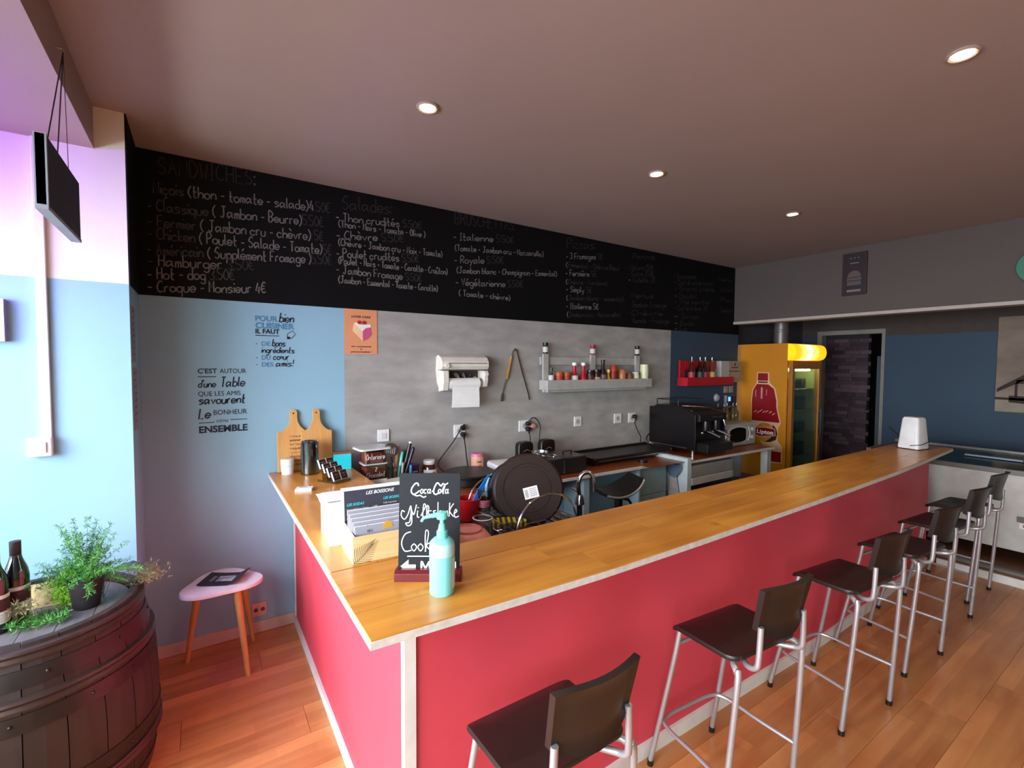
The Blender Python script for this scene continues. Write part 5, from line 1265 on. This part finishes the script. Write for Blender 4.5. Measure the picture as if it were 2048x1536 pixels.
bottle('honey_bottle', 'small yellow squeeze bottle', 'bottle', 3.032, ys - .004, SZ, botp(.024, .14, .5, .55), M_yl, (.14, .165), .016, mat('yellow_cap', '#e8d37a', .4), (.04, .075, .0242, mat('yellow_label', '#f0c030', .5)))
bottle('squeeze_bottle', 'tall orange-red squeeze sauce bottle', 'bottle', 3.10, ys, SZ, [(.0, 0), (.03, 0), (.034, .01), (.038, .14), (.034, .18), (.022, .205), (.0, .208)], mat('samurai_sauce', '#a5371a', .35), None, 0, None, (.05, .15, .0382, mat('red_stripe', '#7c1c14', .5)))
bottle('squeeze_bottle', 'medium light orange squeeze sauce bottle', 'bottle', 3.205, ys, SZ, [(.0, 0), (.03, 0), (.034, .01), (.040, .12), (.034, .155), (.018, .17), (.0, .172)], mat('light_orange_sauce', '#b97347', .35))
bottle('spice_pot', 'low brown spice pot', 'jar', 3.305, ys, SZ, jarp(.036, .12), mat('spice_brown', '#7a4a2e', .5), (.12, .128), .033, mat('spice_lid', '#6a3b26', .4))
bottle('mayonnaise_jar', 'short cream jar with white lid', 'jar', 3.39, ys, SZ, jarp(.034, .125), M_cr, (.125, .142), .032, M_lw, (.04, .085, .0342, mat('pale_green_label', '#9fa57c', .5)))
bottle('mayonnaise_bottle', 'tall cream squeeze bottle at right end of the grey shelf', 'bottle', 3.497, ys - .01, SZ, [(.0, 0), (.034, 0), (.036, .01), (.040, .16), (.038, .195), (.0, .20)], M_cr, (.195, .212), .038, mat('cream_cap', '#dedcb4', .4))
TP = 1.6855
bottle('spice_grinder', 'dark spice grinder on the left post of the grey shelf', 'spice jar', 2.362, -.045, TP, jarp(.022, .07), M_gr, (.07, .09), .022, M_black, (.012, .055, .0222, M_lw), 'spice jars on the posts')
bottle('spice_grinder', 'red and white spice jar on the middle post', 'spice jar', 2.885, -.045, TP, jarp(.024, .07), mat('red_spice', '#98283a', .4), (.07, .085), .024, mat('red_spice', '#98283a', .4), (.010, .05, .0242, M_lw), 'spice jars on the posts')
bottle('spice_grinder', 'black capped spice grinder on the right post', 'spice jar', 3.455, -.045, TP, jarp(.022, .07), M_black, (.07, .09), .022, M_black, (.015, .058, .0222, M_lw), 'spice jars on the posts')

rsf = thing('red_shelf', 'bright red wall shelf with liquor bottles', 'shelf', (4.50, 0, 1.385))
M_rs = mat('red_shelf_paint', '#b3131f', .5)
part('back_board', G().box(-.385, -.30, -.03, -.01, .05, .26).box(-.30, .33, -.03, -.01, .165, .26).box(.28, .33, -.03, -.01, .05, .165), M_rs, rsf, bevel=.002)
part('front_board', G().box(-.40, .42, -.13, -.115, .0, .085), M_rs, rsf, bevel=.002)
part('bottom', G().box(-.39, .22, -.115, -.012, 0, .016), M_rs, rsf, bevel=.002)
part('side_board', G().box(-.40, -.385, -.115, -.012, .0, .085), M_rs, rsf)
part('side_board', G().box(.205, .22, -.115, -.012, .0, .085), M_rs, rsf)
for k, (x, c, lc, d) in enumerate(((4.245, '#3a1216', '#a8323a', 'first, red label'), (4.385, '#0a0b0c', '#29443a', 'second, black with dark green label'), (4.475, '#2a1216', '#9a3036', 'third, small red label'), (4.595, '#6e3022', '#c99a55', 'fourth, golden label'))):
    pourer(x, -.075, 1.4015, 'liquor bottle with pourer on red shelf, ' + d, 'bottles on the red shelf', mat('liquor_' + c, c, .12, coat=.5), mat('liquor_label_' + lc, lc, .5), .235, .034 if k != 1 else .038)
wb_ = thing('wall_box', 'white and tan wall box with small black emblem', 'dispenser', (4.93, 0, 1.41))
part('casing', G().box(-.19, .19, -.09, 0, 0, .235), mat('box_grey_white', '#b4b2ac', .5), wb_, bevel=.004)
part('front_sheet', G().box(-.05, .185, -.092, -.09, .01, .228), mat('tan_sheet', '#a5907c', .6), wb_)
part('slot', G().box(-.04, .16, -.094, -.092, .118, .126), M_black, wb_)
part('emblem', join(G().prism_y([(.052, .185), (.088, .185), (.070, .222)], -.0935, -.092), *[G().box(.004 + k_ * .022, .020 + k_ * .022, -.0935, -.092, .157, .170) for k_ in range(6)]), mat('dark_print', '#2f2d38', .7), wb_)
for k, x in enumerate((4.975, 5.075)): 
    t = thing('light_switch', 'small square beige switch under the wall box, ' + ('left' if k == 0 else 'right') + ' one', 'switch', (x, 0, 1.285))
    part('plate', G().box(-.038, .038, -.010, 0, 0, .075), mat('beige_switch', '#9c9184', .5), t, bevel=.002)
    part('rocker', G().box(-.022, .022, -.014, -.010, .015, .06), mat('beige_switch', '#9c9184', .5), t, bevel=.001)
th = thing('alarm_panel', 'wall control panel with glowing blue screen', 'control panel', (5.035, 0, 1.13))
part('casing', G().box(-.085, .085, -.03, 0, -.01, .125), mat('panel_frame', '#8e8d92', .5), th, bevel=.003)
part('screen', G().box(-.07, .083, -.032, -.03, .005, .122), mat('panel_black', '#0a0a18', .2), th)
part('lit_icon', G().box(-.055, -.01, -.0335, -.032, .06, .11), mat('blue_screen', '#5a9cff', .4, emit='#4a90ff', es=2.5), th)
sm2 = thing('round_detector', 'small round white wall fitting left of control panel', 'detector', (4.80, 0, 1.235))
part('dome', G().lathe([(.0, .03), (.03, .025), (.042, .008), (.042, 0)], 20).xf(Matrix.Rotation(R(90), 4, 'X')), mat('grey_white_cap', '#a9adb0', .4), sm2, smooth=True)
part('base', G().cyl((0, 0, 0), (0, -.006, 0), .046, n=20), mat('grey_white_cap', '#a9adb0', .4), sm2)

# ================================================================== FRIDGE
fz = thing('drinks_fridge', 'yellow glass-door drinks fridge with bottle picture on its side', 'fridge', (5.32, -.50, .1))
M_fy = mat('fridge_yellow', '#d08310', .4, var=.04, scale=2)
FW, FD, FH = .70, .58, 1.74
part('body_shell', G().box(0, .02, 0, FD, 0, FH).box(FW - .02, FW, 0, FD, 0, FH).box(.02, FW - .02, FD - .02, FD, 0, FH).box(.02, FW - .02, 0, FD - .02, 0, .16).box(.02, FW - .02, 0, FD - .02, 1.50, FH), M_fy, fz)
part('inner_liner', G().box(.021, .03, .02, FD - .02, .16, 1.50).box(FW - .03, FW - .021, .02, FD - .02, .16, 1.5).box(.03, FW - .03, FD - .03, FD - .021, .16, 1.5), mat('pale_liner', '#b9c59a', .5), fz)
M_can = mat('lit_canopy', '#ffb000', .3, emit='#ff9a08', es=1.6, var=.02)
_n = M_can.node_tree; _t = _n.nodes.new('ShaderNodeTexCoord'); _x = _n.nodes.new('ShaderNodeSeparateXYZ'); _r = _n.nodes.new('ShaderNodeValToRGB')
_e = _r.color_ramp.elements; _e[0].position = .0; _e[0].color = lin('#ffa310'); _e[1].position = 1; _e[1].color = lin('#ff9008')
for p_, c_ in ((.10, '#ffab18'), (.25, '#ffe58a'), (.33, '#fffbe0'), (.42, '#ffe070'), (.55, '#ffae18')):
    q_ = _e.new(p_); q_.color = lin(c_)
_n.links.new(_t.outputs['Object'], _x.inputs[0]); _n.links.new(_x.outputs[0], _r.inputs[0]); _n.links.new(_r.outputs[0], _n.nodes['Principled BSDF'].inputs['Emission Color'])
part('canopy', G().rings([[(x, y_, z) for y_, z in [(0, 1.555)] + [(-.085 * math.cos(a * PI / 16) ** .7, 1.645 + .088 * math.sin(a * PI / 16)) for a in range(-7, 8)] + [(0, 1.735)]] for x in (0, .02, .68, .70)]), M_can, fz, smooth=True)
part('canopy_lines', join(*[G().box(.36 + .02 * k, .40 + .015 * k, -.0868, -.0845, 1.62 + .022 * k, 1.625 + .022 * k) for k in range(3)]), mat('logo_lines', '#7a5a10', .5), fz)
ddr = part('door', G().box(.02, .075, -.045, -.003, .10, 1.55).box(.63, .685, -.045, -.003, .10, 1.55).box(.075, .63, -.045, -.003, 1.46, 1.55).box(.075, .63, -.045, -.003, .10, .18), mat('fridge_door_frame', '#a86a18', .4), fz, bevel=.003)
part('glass', G().box(.075, .63, -.03, -.024, .18, 1.46), clear('fridge_glass', '#e8f0dc', .05), ddr)
part('handle', G().box(.645, .668, -.075, -.045, .7, 1.0), M_black, ddr, bevel=.003)
shf = []
for k, z in enumerate((.45, .72, .98, 1.22)):
    part('shelf', G().box(.03, .67, .03, .54, z, z + .012), mat('white_wire_shelf', '#cfd2c4', .4), fz)
part('inner_lamp', G().cyl((.10, .05, 1.45), (.60, .05, 1.45), .014), mat('fridge_tube', '#f4ffe0', .4, emit='#eeffd0', es=30), fz)
# side picture of a juice bottle
def sideprint(pts, x=-.001, t=.0015): return G().prism_x([(FD - a, z) for a, z in pts], x - t, x)
M_sr = mat('print_red', '#8f1016', .35); M_so = mat('print_pale', '#e6b48c', .5)
outl = [(.25, 1.42), (.385, 1.42), (.39, 1.33), (.40, 1.30), (.46, 1.24), (.49, 1.10), (.49, 1.02), (.53, .86), (.52, .84), (.50, .80), (.50, .66), (.55, .60), (.55, .42), (.40, .40), (.33, .60), (.20, .80), (.185, 1.10), (.20, 1.22), (.245, 1.30)]
part('picture_outline', sideprint(outl), M_so, fz)
def inset(pts, k):
    cx_ = sum(p[0] for p in pts) / len(pts); cz_ = sum(p[1] for p in pts) / len(pts); return [(cx_ + (a - cx_) * k, cz_ + (b - cz_) * k) for a, b in pts]
part('picture_cap', sideprint([(.262, 1.41), (.372, 1.41), (.376, 1.325), (.258, 1.325)], -.0027), M_sr, fz)
part('picture_bottle', sideprint([(.25, 1.285), (.38, 1.285), (.445, 1.235), (.475, 1.10), (.475, 1.03), (.515, .87), (.50, .865), (.20, .865), (.197, 1.10), (.21, 1.215)], -.0027), M_sr, fz)
part('picture_neck', sideprint([(.265, 1.315), (.372, 1.315), (.372, 1.30), (.265, 1.30)], -.0027), M_black, fz)
g = G()
for a, b, c, d in ((.30, 1.12, .318, 1.25), (.235, 1.14, .243, 1.22), (.36, 1.16, .366, 1.23)): g.add(sideprint([(a, b), (c, b), (c, d), (a, d)], -.0045, .001).v, [(0, 3, 2, 1), (4, 5, 6, 7), (0, 1, 5, 4), (1, 2, 6, 5), (2, 3, 7, 6), (3, 0, 4, 7)])
for k in range(7):
    a = .22 + .035 * k + random.uniform(-.01, .01); b = .90 + random.uniform(0, .08)
    g.add(sideprint([(a, b), (a + .03, b + .02), (a + .035, b + .035), (a + .01, b + .02)], -.0045, .001).v, [(0, 3, 2, 1), (4, 5, 6, 7), (0, 1, 5, 4), (1, 2, 6, 5), (2, 3, 7, 6), (3, 0, 4, 7)])
part('picture_highlights', g, mat('print_pink', '#d98f80', .5), fz)
part('picture_fruit', sideprint([(.36 + .12 * math.cos(a * PI / 9), .74 + .11 * math.sin(a * PI / 9)) for a in range(18)], -.0030), mat('fruit_print', '#c98a28', .5, var=.4, scale=9), fz)
part('picture_leaf', sideprint([(.44, .84), (.48, .80), (.495, .74), (.48, .67), (.42, .64), (.36, .635), (.42, .68), (.45, .74)], -.0036), mat('leaf_print', '#2a1c12', .5), fz)
part('brand_field_rim', sideprint([(.245, .79), (.36, .805), (.47, .795), (.478, .715), (.40, .70), (.30, .685), (.245, .70)], -.0048), M_so, fz)
part('brand_field', sideprint([(.252, .783), (.36, .797), (.463, .788), (.470, .722), (.40, .708), (.30, .693), (.252, .707)], -.0062), M_sr, fz)
tx = sans('Lipton', .268, .725, .185, .045, .03)
part('brand_text', G().add([(-.0085, FD - v_[0], v_[2]) for v_ in tx.v], tx.f), M_wbright, fz)
part('picture_base', sideprint([(.41, .54), (.54, .54), (.54, .43), (.41, .42)], -.0030), M_sr, fz)
# drinks inside
def can(x, y_, z, c, lb, r_=.033, h=.115):
    t = thing('drink_can', lb, 'drink', (x, y_, z), 0, 'drinks on the fridge shelves')
    part('body', G().lathe([(.0, 0), (r_ * .8, 0), (r_, .008), (r_, h * .9), (r_ * .8, h), (.0, h)], 14), mat('can_' + c, c, .3, .3), t, smooth=True)
    part('top', G().lathe([(.0, h), (r_ * .78, h), (r_ * .78, h + .003), (.0, h + .002)], 14), M_steel, t)
cols = [['#7a2a22', '#7a2a22', '#8a3a30', '#3a3c46', '#2c2e38', '#4a4c58'], ['#3a3f34', '#2b3029', '#4b5040', '#3a3630', '#2c2a26', '#444238'], ['#2c322a', '#24302a', '#2c3a30', '#2a2a28', '#3a4038', '#223028'], ['#303a3a', '#24282a', '#2a3634', '#333a36', '#22302e', '#2a2f2c']]
for j, z in enumerate((1.232, .992, .732, .462)):
    for k in range(6):
        can(5.32 + .11 + k * .09, -.50 + .10, .1 + z, cols[j][k], 'drink can inside the yellow fridge, %s shelf, %s from left' % (('top', 'second', 'third', 'lowest')[j], ('first', 'second', 'third', 'fourth', 'fifth', 'last')[k]), h=.115 if j % 2 == 0 else .15)
bl = thing('fridge_bowl', 'white rounded tub on top shelf inside drinks fridge', 'tub', (5.46, -.30, 1.332 + .02))
part('tub', G().lathe([(.0, .0), (.07, 0), (.095, .06), (.1, .14), (.09, .15), (.0, .15)], 24), M_white, bl, smooth=True)
part('lid', G().lathe([(.0, .15), (.1, .15), (.1, .16), (.0, .162)], 24), M_white, bl, smooth=True)
bl.location = (5.60, -.12, .1 + 1.232)
pp = thing('vent_pipe', 'silver duct pipe rising from top of the yellow fridge', 'pipe', (5.72, -.22, .1 + FH))
part('pipe', G().cyl((0, 0, 0), (0, 0, .86), .075, n=24), mat('dull_duct', '#7b736d', .4, .5, .15, 20, stretch=(1, 1, 6)), pp, smooth=True)
part('joint', G().lathe([(.076, .15), (.082, .155), (.082, .17), (.076, .175)], 24), mat('dull_duct', '#7b736d', .4, .5), pp, smooth=True)

# ================================================================== FREEZER AND FAR WALL
fr_ = thing('chest_freezer', 'grey-white chest freezer with sliding glass top behind bar end', 'freezer', (5.2, -1.30, .1))
part('body', G().box(0, .72, -2.4, 0, .08, .69), mat('freezer_white', '#c2bdb4', .5), fr_, bevel=.006)
part('top_frame', G().box(-.012, .015, -2.41, .01, .665, .705).box(.70, .73, -2.41, .01, .665, .76).box(0, .72, -.03, .01, .665, .735).box(0, .72, -2.41, -2.38, .665, .735), mat('freezer_frame', '#6e6a64', .4, .4), fr_, bevel=.002)
part('glass_lid', G().prism_y([(.015, .700), (.70, .735), (.70, .741), (.015, .706)], -1.22, -.03), clear('freezer_glass', '#a4b5ab', .10, .12), fr_)
part('glass_lid', G().prism_y([(.015, .710), (.70, .745), (.70, .751), (.015, .716)], -2.38, -1.18), clear('freezer_glass', '#a4b5ab', .10, .12), fr_)
part('interior', G().box(.02, .70, -2.37, -.04, .69, .694), mat('freezer_inside', '#87948a', .4), fr_)
part('lid_handle', G().box(.33, .37, -.95, -.60, .728, .740), mat('pale_edge', '#8d98a4', .5), fr_)
part('badge', G().box(-.0035, 0, -1.10, -.985, .31, .355), mat('grey_badge', '#6f6a66', .4), fr_)
part('warning_sticker', G().box(-.003, 0, -1.10, -1.00, .262, .303), M_paper, fr_)
part('sticker_mark', G().box(-.0045, -.003, -1.03, -1.02, .275, .295).box(-.0045, -.003, -1.05, -1.04, .275, .29), mat('label_red', '#b01818', .5), fr_)
g = G()
for x in (.06, .66):
    for y_ in (-.1, -2.3): g.cyl((x, y_, 0), (x, y_, .08), .03)
part('castors', g, M_black, fr_)
bp = thing('bridge_picture', 'large sepia photo print of a bridge on far blue wall, cut by right edge', 'picture', (6.998, -2.5, 1.13))
part('canvas', G().box(-.03, 0, -.70, .70, 0, .985), mat('sepia_sky', '#8d7a6c', .8, var=.35, scale=2.2, stretch=(1, 1, 2)), bp)
part('printed_shore', G().box(-.0315, -.03, -.70, .70, .0, .13), mat('sepia_water', '#a39480', .8, var=.08), bp)
g = G()
def bpz(pts, x=-.034): return G().add([(x, a, b) for a, b in pts] + [(x + .0015, a, b) for a, b in pts], [tuple(range(len(pts))), tuple(range(len(pts), 2 * len(pts)))[::-1]])
g = join(bpz([(.69, .20), (.69, .24), (.52, .37), (.0, .75), (.0, .68), (.45, .36)]), bpz([(.55, .33), (.35, .36), (0, .55), (0, .50), (.35, .31), (.55, .29)]),
         bpz([(.56, .16), (.54, .16), (.54, .30), (.56, .30)]), bpz([(.49, .16), (.47, .16), (.47, .30), (.49, .30)]), bpz([(.42, .16), (.39, .16), (.39, .32), (.42, .32)]), bpz([(.60, .10), (.36, .08), (.36, .16), (.60, .17)]), bpz([(.70, .125), (.0, .11), (.0, .135), (.70, .15)]))
part('printed_bridge', g, mat('sepia_dark', '#3f3028', .8), bp)
pl_ = thing('framed_notice', 'small dark brown framed notice with burger drawing on bulkhead', 'picture', (5.1, -1.19, 2.257))
part('frame', G().box(-.02, 0, -.098, .098, 0, .39), mat('dark_brown_frame', '#2b1613', .5), pl_, bevel=.002)
part('sheet', G().box(-.0215, -.02, -.085, .085, .012, .378), mat('dark_notice', '#1f0f0d', .5), pl_)
def yz(g, x): return G().add([(x, -v_[0], v_[2]) for v_ in g.v], g.f)
part('print', join(G().box(-.0225, -.0215, -.035, .035, .290, .298), G().box(-.0225, -.0215, -.055, .055, .03, .05), *[G().box(-.0225, -.0215, y0, y0 + .01, .335, .345) for y0 in (-.035, -.005, .025)]), mat('notice_print', '#7d706a', .6), pl_)
part('burger_drawing', join(G().prism_x([(.055 * math.cos(a * PI / 8), .165 + .06 * math.sin(a * PI / 8)) for a in range(9)], -.0225, -.0215), G().box(-.0225, -.0215, -.058, .058, .135, .158), G().box(-.0225, -.0215, -.055, .055, .09, .128)), mat('burger_line', '#5a4a44', .6), pl_)
gs_ = thing('green_round_sign', 'round green sign on the bulkhead at right frame edge', 'sign', (5.1, -2.36, 2.33))
part('disc', G().cyl((0, 0, 0), (-.03, 0, 0), .125, n=40), mat('sign_green', '#146a4a', .4), gs_, bevel=.002)
part('emblem', G().box(-.032, -.03, -.05, .05, -.04, .04), mat('sign_pale', '#8fb8a4', .5), gs_)

# ================================================================== WASHING-UP AREA BEHIND THE BAR
SZK = .86
su = thing('sink_unit', 'dark sink cabinet behind the bar carrying the dish rack', 'sink unit', (1.30, -1.30, 0))
part('cabinet', G().box(-.48, .22, -.29, .26, .02, .83), mat('dark_cabinet', '#3a2c26', .6), su)
part('drainer_top', G().box(-.50, .24, -.305, .28, .83, .845), mat('dark_drainer', '#4a3730', .35), su, bevel=.002)
part('drainer_ridges', join(*[G().box(-.10 + k * .05, -.09 + k * .05, -.26, .22, .845, .849) for k in range(6)]), M_steel, su)
TZ2 = .8495
fa = thing('mixer_tap', 'tall chrome gooseneck tap behind the bar', 'tap', (1.715, -1.28, TZ2 - .005))
part('base', G().lathe([(.0, 0), (.028, 0), (.024, .02), (.018, .05), (.0, .05)], 20), M_chrome, fa, smooth=True)
part('neck', G().tube(smooth_path([(0, 0, .04), (-.01, 0, .10), (.0, -.005, .15), (.025, -.02, .175), (.05, -.04, .16), (.058, -.048, .11), (.058, -.05, .07)], 6), .0115, 14), M_chrome, fa, smooth=True)
part('lever', G().tube([(0, 0, .06), (-.03, .03, .085)], .006, 8), M_chrome, fa, smooth=True)
part('tap_column', G().cyl((0, 0, -.84), (0, 0, 0), .016), M_chrome, fa, smooth=True)
fa.location = (1.70, -1.22, TZ2 - .005)
dk = thing('dish_rack', 'chrome wire dish rack with arched ends holding the trays', 'dish rack', (1.24, -1.32, TZ2))
def wire(*ps, r_=.0028): return G().tube(list(ps), r_, 6)
X0, X1, Y0, Y1 = -.17, .15, -.225, .20
g = join(wire((X0, Y0, .062), (X1, Y0, .062), (X1, Y1, .062), (X0, Y1, .062), (X0, Y0, .062), r_=.0032), wire((X0, Y0, .02), (X1, Y0, .02), (X1, Y1, .02), (X0, Y1, .02), (X0, Y0, .02)))
part('frame_wire', g, M_chrome, dk, smooth=True)
g = G()
for k in range(9): y_ = Y0 + (Y1 - Y0) * k / 8; g = join(g, wire((X0, y_, .062), (X0, y_, .02), (X1, y_, .02), (X1, y_, .062), r_=.0018))
for k in range(7): x = X0 + (X1 - X0) * k / 6; g = join(g, wire((x, Y0, .062), (x, Y0, .02), (x, Y1, .02), (x, Y1, .062), r_=.0018))
part('basket_wire', g, M_chrome, dk)
for yy in (Y0, Y1): part('end_arch', G().tube(smooth_path([(X0, yy, .0), (X0, yy, .06), (X0 + .03, yy, .14), (X0 + .10, yy, .185), (X1 - .11, yy, .19), (X1 - .03, yy, .14), (X1, yy, .06), (X1, yy, .0)], 5), .0048, 8), M_chrome, dk, smooth=True)
def disc(name, lb, cat, c, r_, nrm, m, prof, grp=None):
    t = thing(name, lb, cat, c, 0, grp)
    q = Vector(nrm).to_track_quat('Z', 'Y'); t.rotation_mode = 'QUATERNION'; t.rotation_quaternion = q
    return t
def pan(lb, c, r_, nrm, m, depth=.015, name='pizza_pan', sticker=False):
    t = disc(name, lb, 'pan', c, r_, nrm, m, None, 'round pans drying in the rack')
    part('dish', G().lathe([(.0, 0), (r_ * .62, 0), (r_ * .63, -.003), (r_ * .70, -.003), (r_ * .71, 0), (r_ * .93, 0), (r_ * .97, -depth * .4), (r_, -depth), (r_ * .98, -depth - .002), (r_ * .9, -.004), (.0, -.004)], 56), m, t, smooth=True)
    if sticker:
        st = part('price_sticker', G().box(-.035, .035, -.027, .027, .0005, .0015).rz(R(12)).mv(.01, -.015), M_paper, t)
        part('sticker_print', join(*[G().box(-.028 + k * .005, -.026 + k * .005, -.018, .018, .0018, .0020).rz(R(12)).mv(.01, -.015) for k in range(3)], *[G().box(-.006, .028, -.016 + k * .008, -.014 + k * .008, .0018, .0020).rz(R(12)).mv(.01, -.015) for k in range(5)]), mat('grey_print', '#5c5962', .8), st)
    return t
M_pan = mat('dark_brown_pan', '#2b1d19', .42, .25, .08, 10)
pan('largest dark round pizza pan with price sticker, front of the rack', (1.29, -1.32, 1.006), .172, (-.42, -.86, .28), M_pan, sticker=True)
pan('dark round pan just behind the largest one', (1.30, -1.25, .992), .150, (-.50, -.84, .22), M_dark)
pan('black pan third in the rack, showing its left rim', (1.295, -1.20, .978), .142, (-.55, -.82, .2), M_black)
pan('pale blue rimmed plate farthest back in the rack', (1.275, -1.16, .966), .118, (-.58, -.80, .2), mat('pale_blue_plate', '#8fb0c8', .3), name='plate')
mt = thing('cake_ring', 'silver and brown cake ring resting behind the big pan top', 'cake ring', (1.60, -1.02, 1.05))
mt.location = (2.03, -.42, WZ + .1245)
part('ring', G().lathe([(.050, 0), (.052, .0), (.058, .045), (.062, .048), (.055, .048), (.049, .004)], 24), M_steel, mt, smooth=True)
mt['label'] = 'silver ring-shaped mould standing on the left fryer lid'
part('base', G().lathe([(.0, .0), (.055, 0), (.055, .004), (.0, .004)], 24), M_steel, mt)
yt = thing('striped_tray', 'yellow and black striped oval dish under the big pan', 'dish', (1.145, -1.36, TZ2 + .023), R(-28))
n = 14
for k in range(n):
    a = -.085 + .17 * k / n; b = a + .17 / n
    def el(x): return .045 * math.sqrt(max(0, 1 - (x / .086) ** 2))
    part('stripe', G().prism([(a, -el(a) - .001), (b, -el(b) - .001), (b, el(b) + .001), (a, el(a) + .001)], .0 + .0, .022), mat('stripe_yellow' if k % 2 else 'stripe_dark', '#b8a832' if k % 2 else '#3a3a18', .4), yt)
ru = thing('red_bucket', 'red plastic bucket at the far end of dish rack', 'bucket', (1.07, -1.13, TZ2))
part('bucket', G().lathe([(.0, 0), (.045, 0), (.05, .01), (.058, .10), (.061, .105), (.055, .105), (.047, .012), (.0, .012)], 24), mat('red_bucket', '#b8141c', .35), ru, smooth=True)
part('inner', G().lathe([(.0, .03), (.05, .03)], 20), mat('bucket_inside', '#6a0c10', .5), ru)
bs = thing('blue_spatula', 'bright blue plastic spatula leaning in the red bucket', 'utensil', (1.09, -1.14, TZ2 + .035))
part('blade', G().rings([[(a + .06 * t * t + .028 * t, .0 + b, .17 * t) for a, b in ((-.012 * k, -.002), (.012 * k, -.002), (.012 * k, .002), (-.012 * k, .002))] for t, k in ((0, 1.6), (.3, 1.7), (.6, 1.3), (.85, .7), (1, .35))]), mat('bright_blue', '#1d7fd6', .35), bs, smooth=True)
part('grip', G().cyl((.0, 0, .0), (-.005, 0, -.02), .008), mat('bright_blue', '#1d7fd6', .35), bs)
gb = thing('glass_tumbler', 'clear glass tumbler with printed label between spatula and pans', 'glass', (1.135, -1.17, TZ2 + .022))
part('glass', G().lathe([(.0, 0), (.026, 0), (.036, .125), (.034, .125), (.025, .006), (.0, .006)], 24), M_glass, gb, smooth=True)
part('label', G().lathe([(.0305, .04), (.032, .042), (.034, .075), (.0335, .077)], 24), mat('red_blue_label', '#a05a66', .5, var=.5, scale=60), gb)
bk = thing('measuring_beaker', 'clear measuring beaker behind the slate, in the sink corner', 'beaker', (1.00, -1.385, TZ2))
part('beaker', G().lathe([(.0, 0), (.050, 0), (.040, .085), (.042, .09), (.038, .09), (.047, .006), (.0, .006)], 28), M_glass, bk, smooth=True)
part('rim', G().lathe([(.040, .088), (.044, .09), (.040, .092)], 28), mat('clear_rim', '#dcdcd6', .3), bk, smooth=True)
bt = thing('glass_block_jar', 'low square clear jar beside striped dish', 'jar', (1.09, -1.46, TZ2))
part('jar', G().rings([[(a, b, z) for a, b in rrect(.085, .07, .015)] for z in (0, .055)]), M_glass, bt, smooth=True)
part('lid', G().prism(rrect(.08, .065, .015), .055, .062), M_plast, bt)
bw_ = thing('salmon_bowl', 'salmon pink plastic bowl upside down right of the slate', 'bowl', (.905, -1.43, TZ2))
part('bowl', G().lathe([(.105, 0), (.108, .004), (.098, .035), (.075, .062), (.058, .070), (.0, .071)], 40), mat('salmon_plastic', '#e0907c', .35), bw_, smooth=True)
part('foot_ring', G().lathe([(.050, .070), (.053, .076), (.057, .076), (.060, .069)], 40), mat('salmon_rim', '#c86f5c', .35), bw_, smooth=True)
fk = thing('fork', 'steel fork standing in the right corner of the dish rack', 'cutlery', (1.385, -1.36, TZ2 + .024))
part('handle', G().tube([(0, 0, 0), (.015, 0, .11)], .003, 6), M_steel, fk)
part('head', G().prism_y([(.008, .11), (.026, .11), (.030, .15), (.024, .15), (.020, .128), (.016, .15), (.010, .15)], -.001, .001), M_steel, fk)
bst = thing('swivel_stool', 'black wavy bar stool with silver rim behind the bar', 'bar stool', (2.25, -.98, 0))
rs = []
for k in range(15):
    u = -1 + 2 * k / 14; x = u * .165; z = .785 + .035 * u * u * (1.3 if u > 0 else .8) + .02 * u
    hw = .085 * (1 - .25 * u ** 4)
    rs.append([(x, -hw, z - .018 - .01 * (1 - u * u)), (x, 0, z - .012 - .0), (x, hw, z + .0), (x, hw, z + .022), (x, 0, z + .012), (x, -hw, z + .004 - .01 * (1 - u * u))])
part('seat', G().rings(rs), mat('black_vinyl', '#0c0a0c', .45), bst, smooth=True)
part('rim', G().tube([(r_[0][0], r_[0][1] - .003, r_[0][2] + .011) for r_ in rs],   .0075, 8), M_silver, bst, smooth=True)
part('column', G().cyl((0, 0, .35), (0, 0, .765), .026).cyl((0, 0, .02), (0, 0, .35), .034), M_black, bst, smooth=True)
part('lever', G().tube([(0, 0, .735), (.06, -.03, .72), (.085, -.04, .68)], [.006, .010, .008], 8), M_black, bst, smooth=True)
part('base', G().lathe([(.0, 0), (.20, 0), (.20, .008), (.05, .03), (.0, .035)], 36), M_chrome, bst, smooth=True)
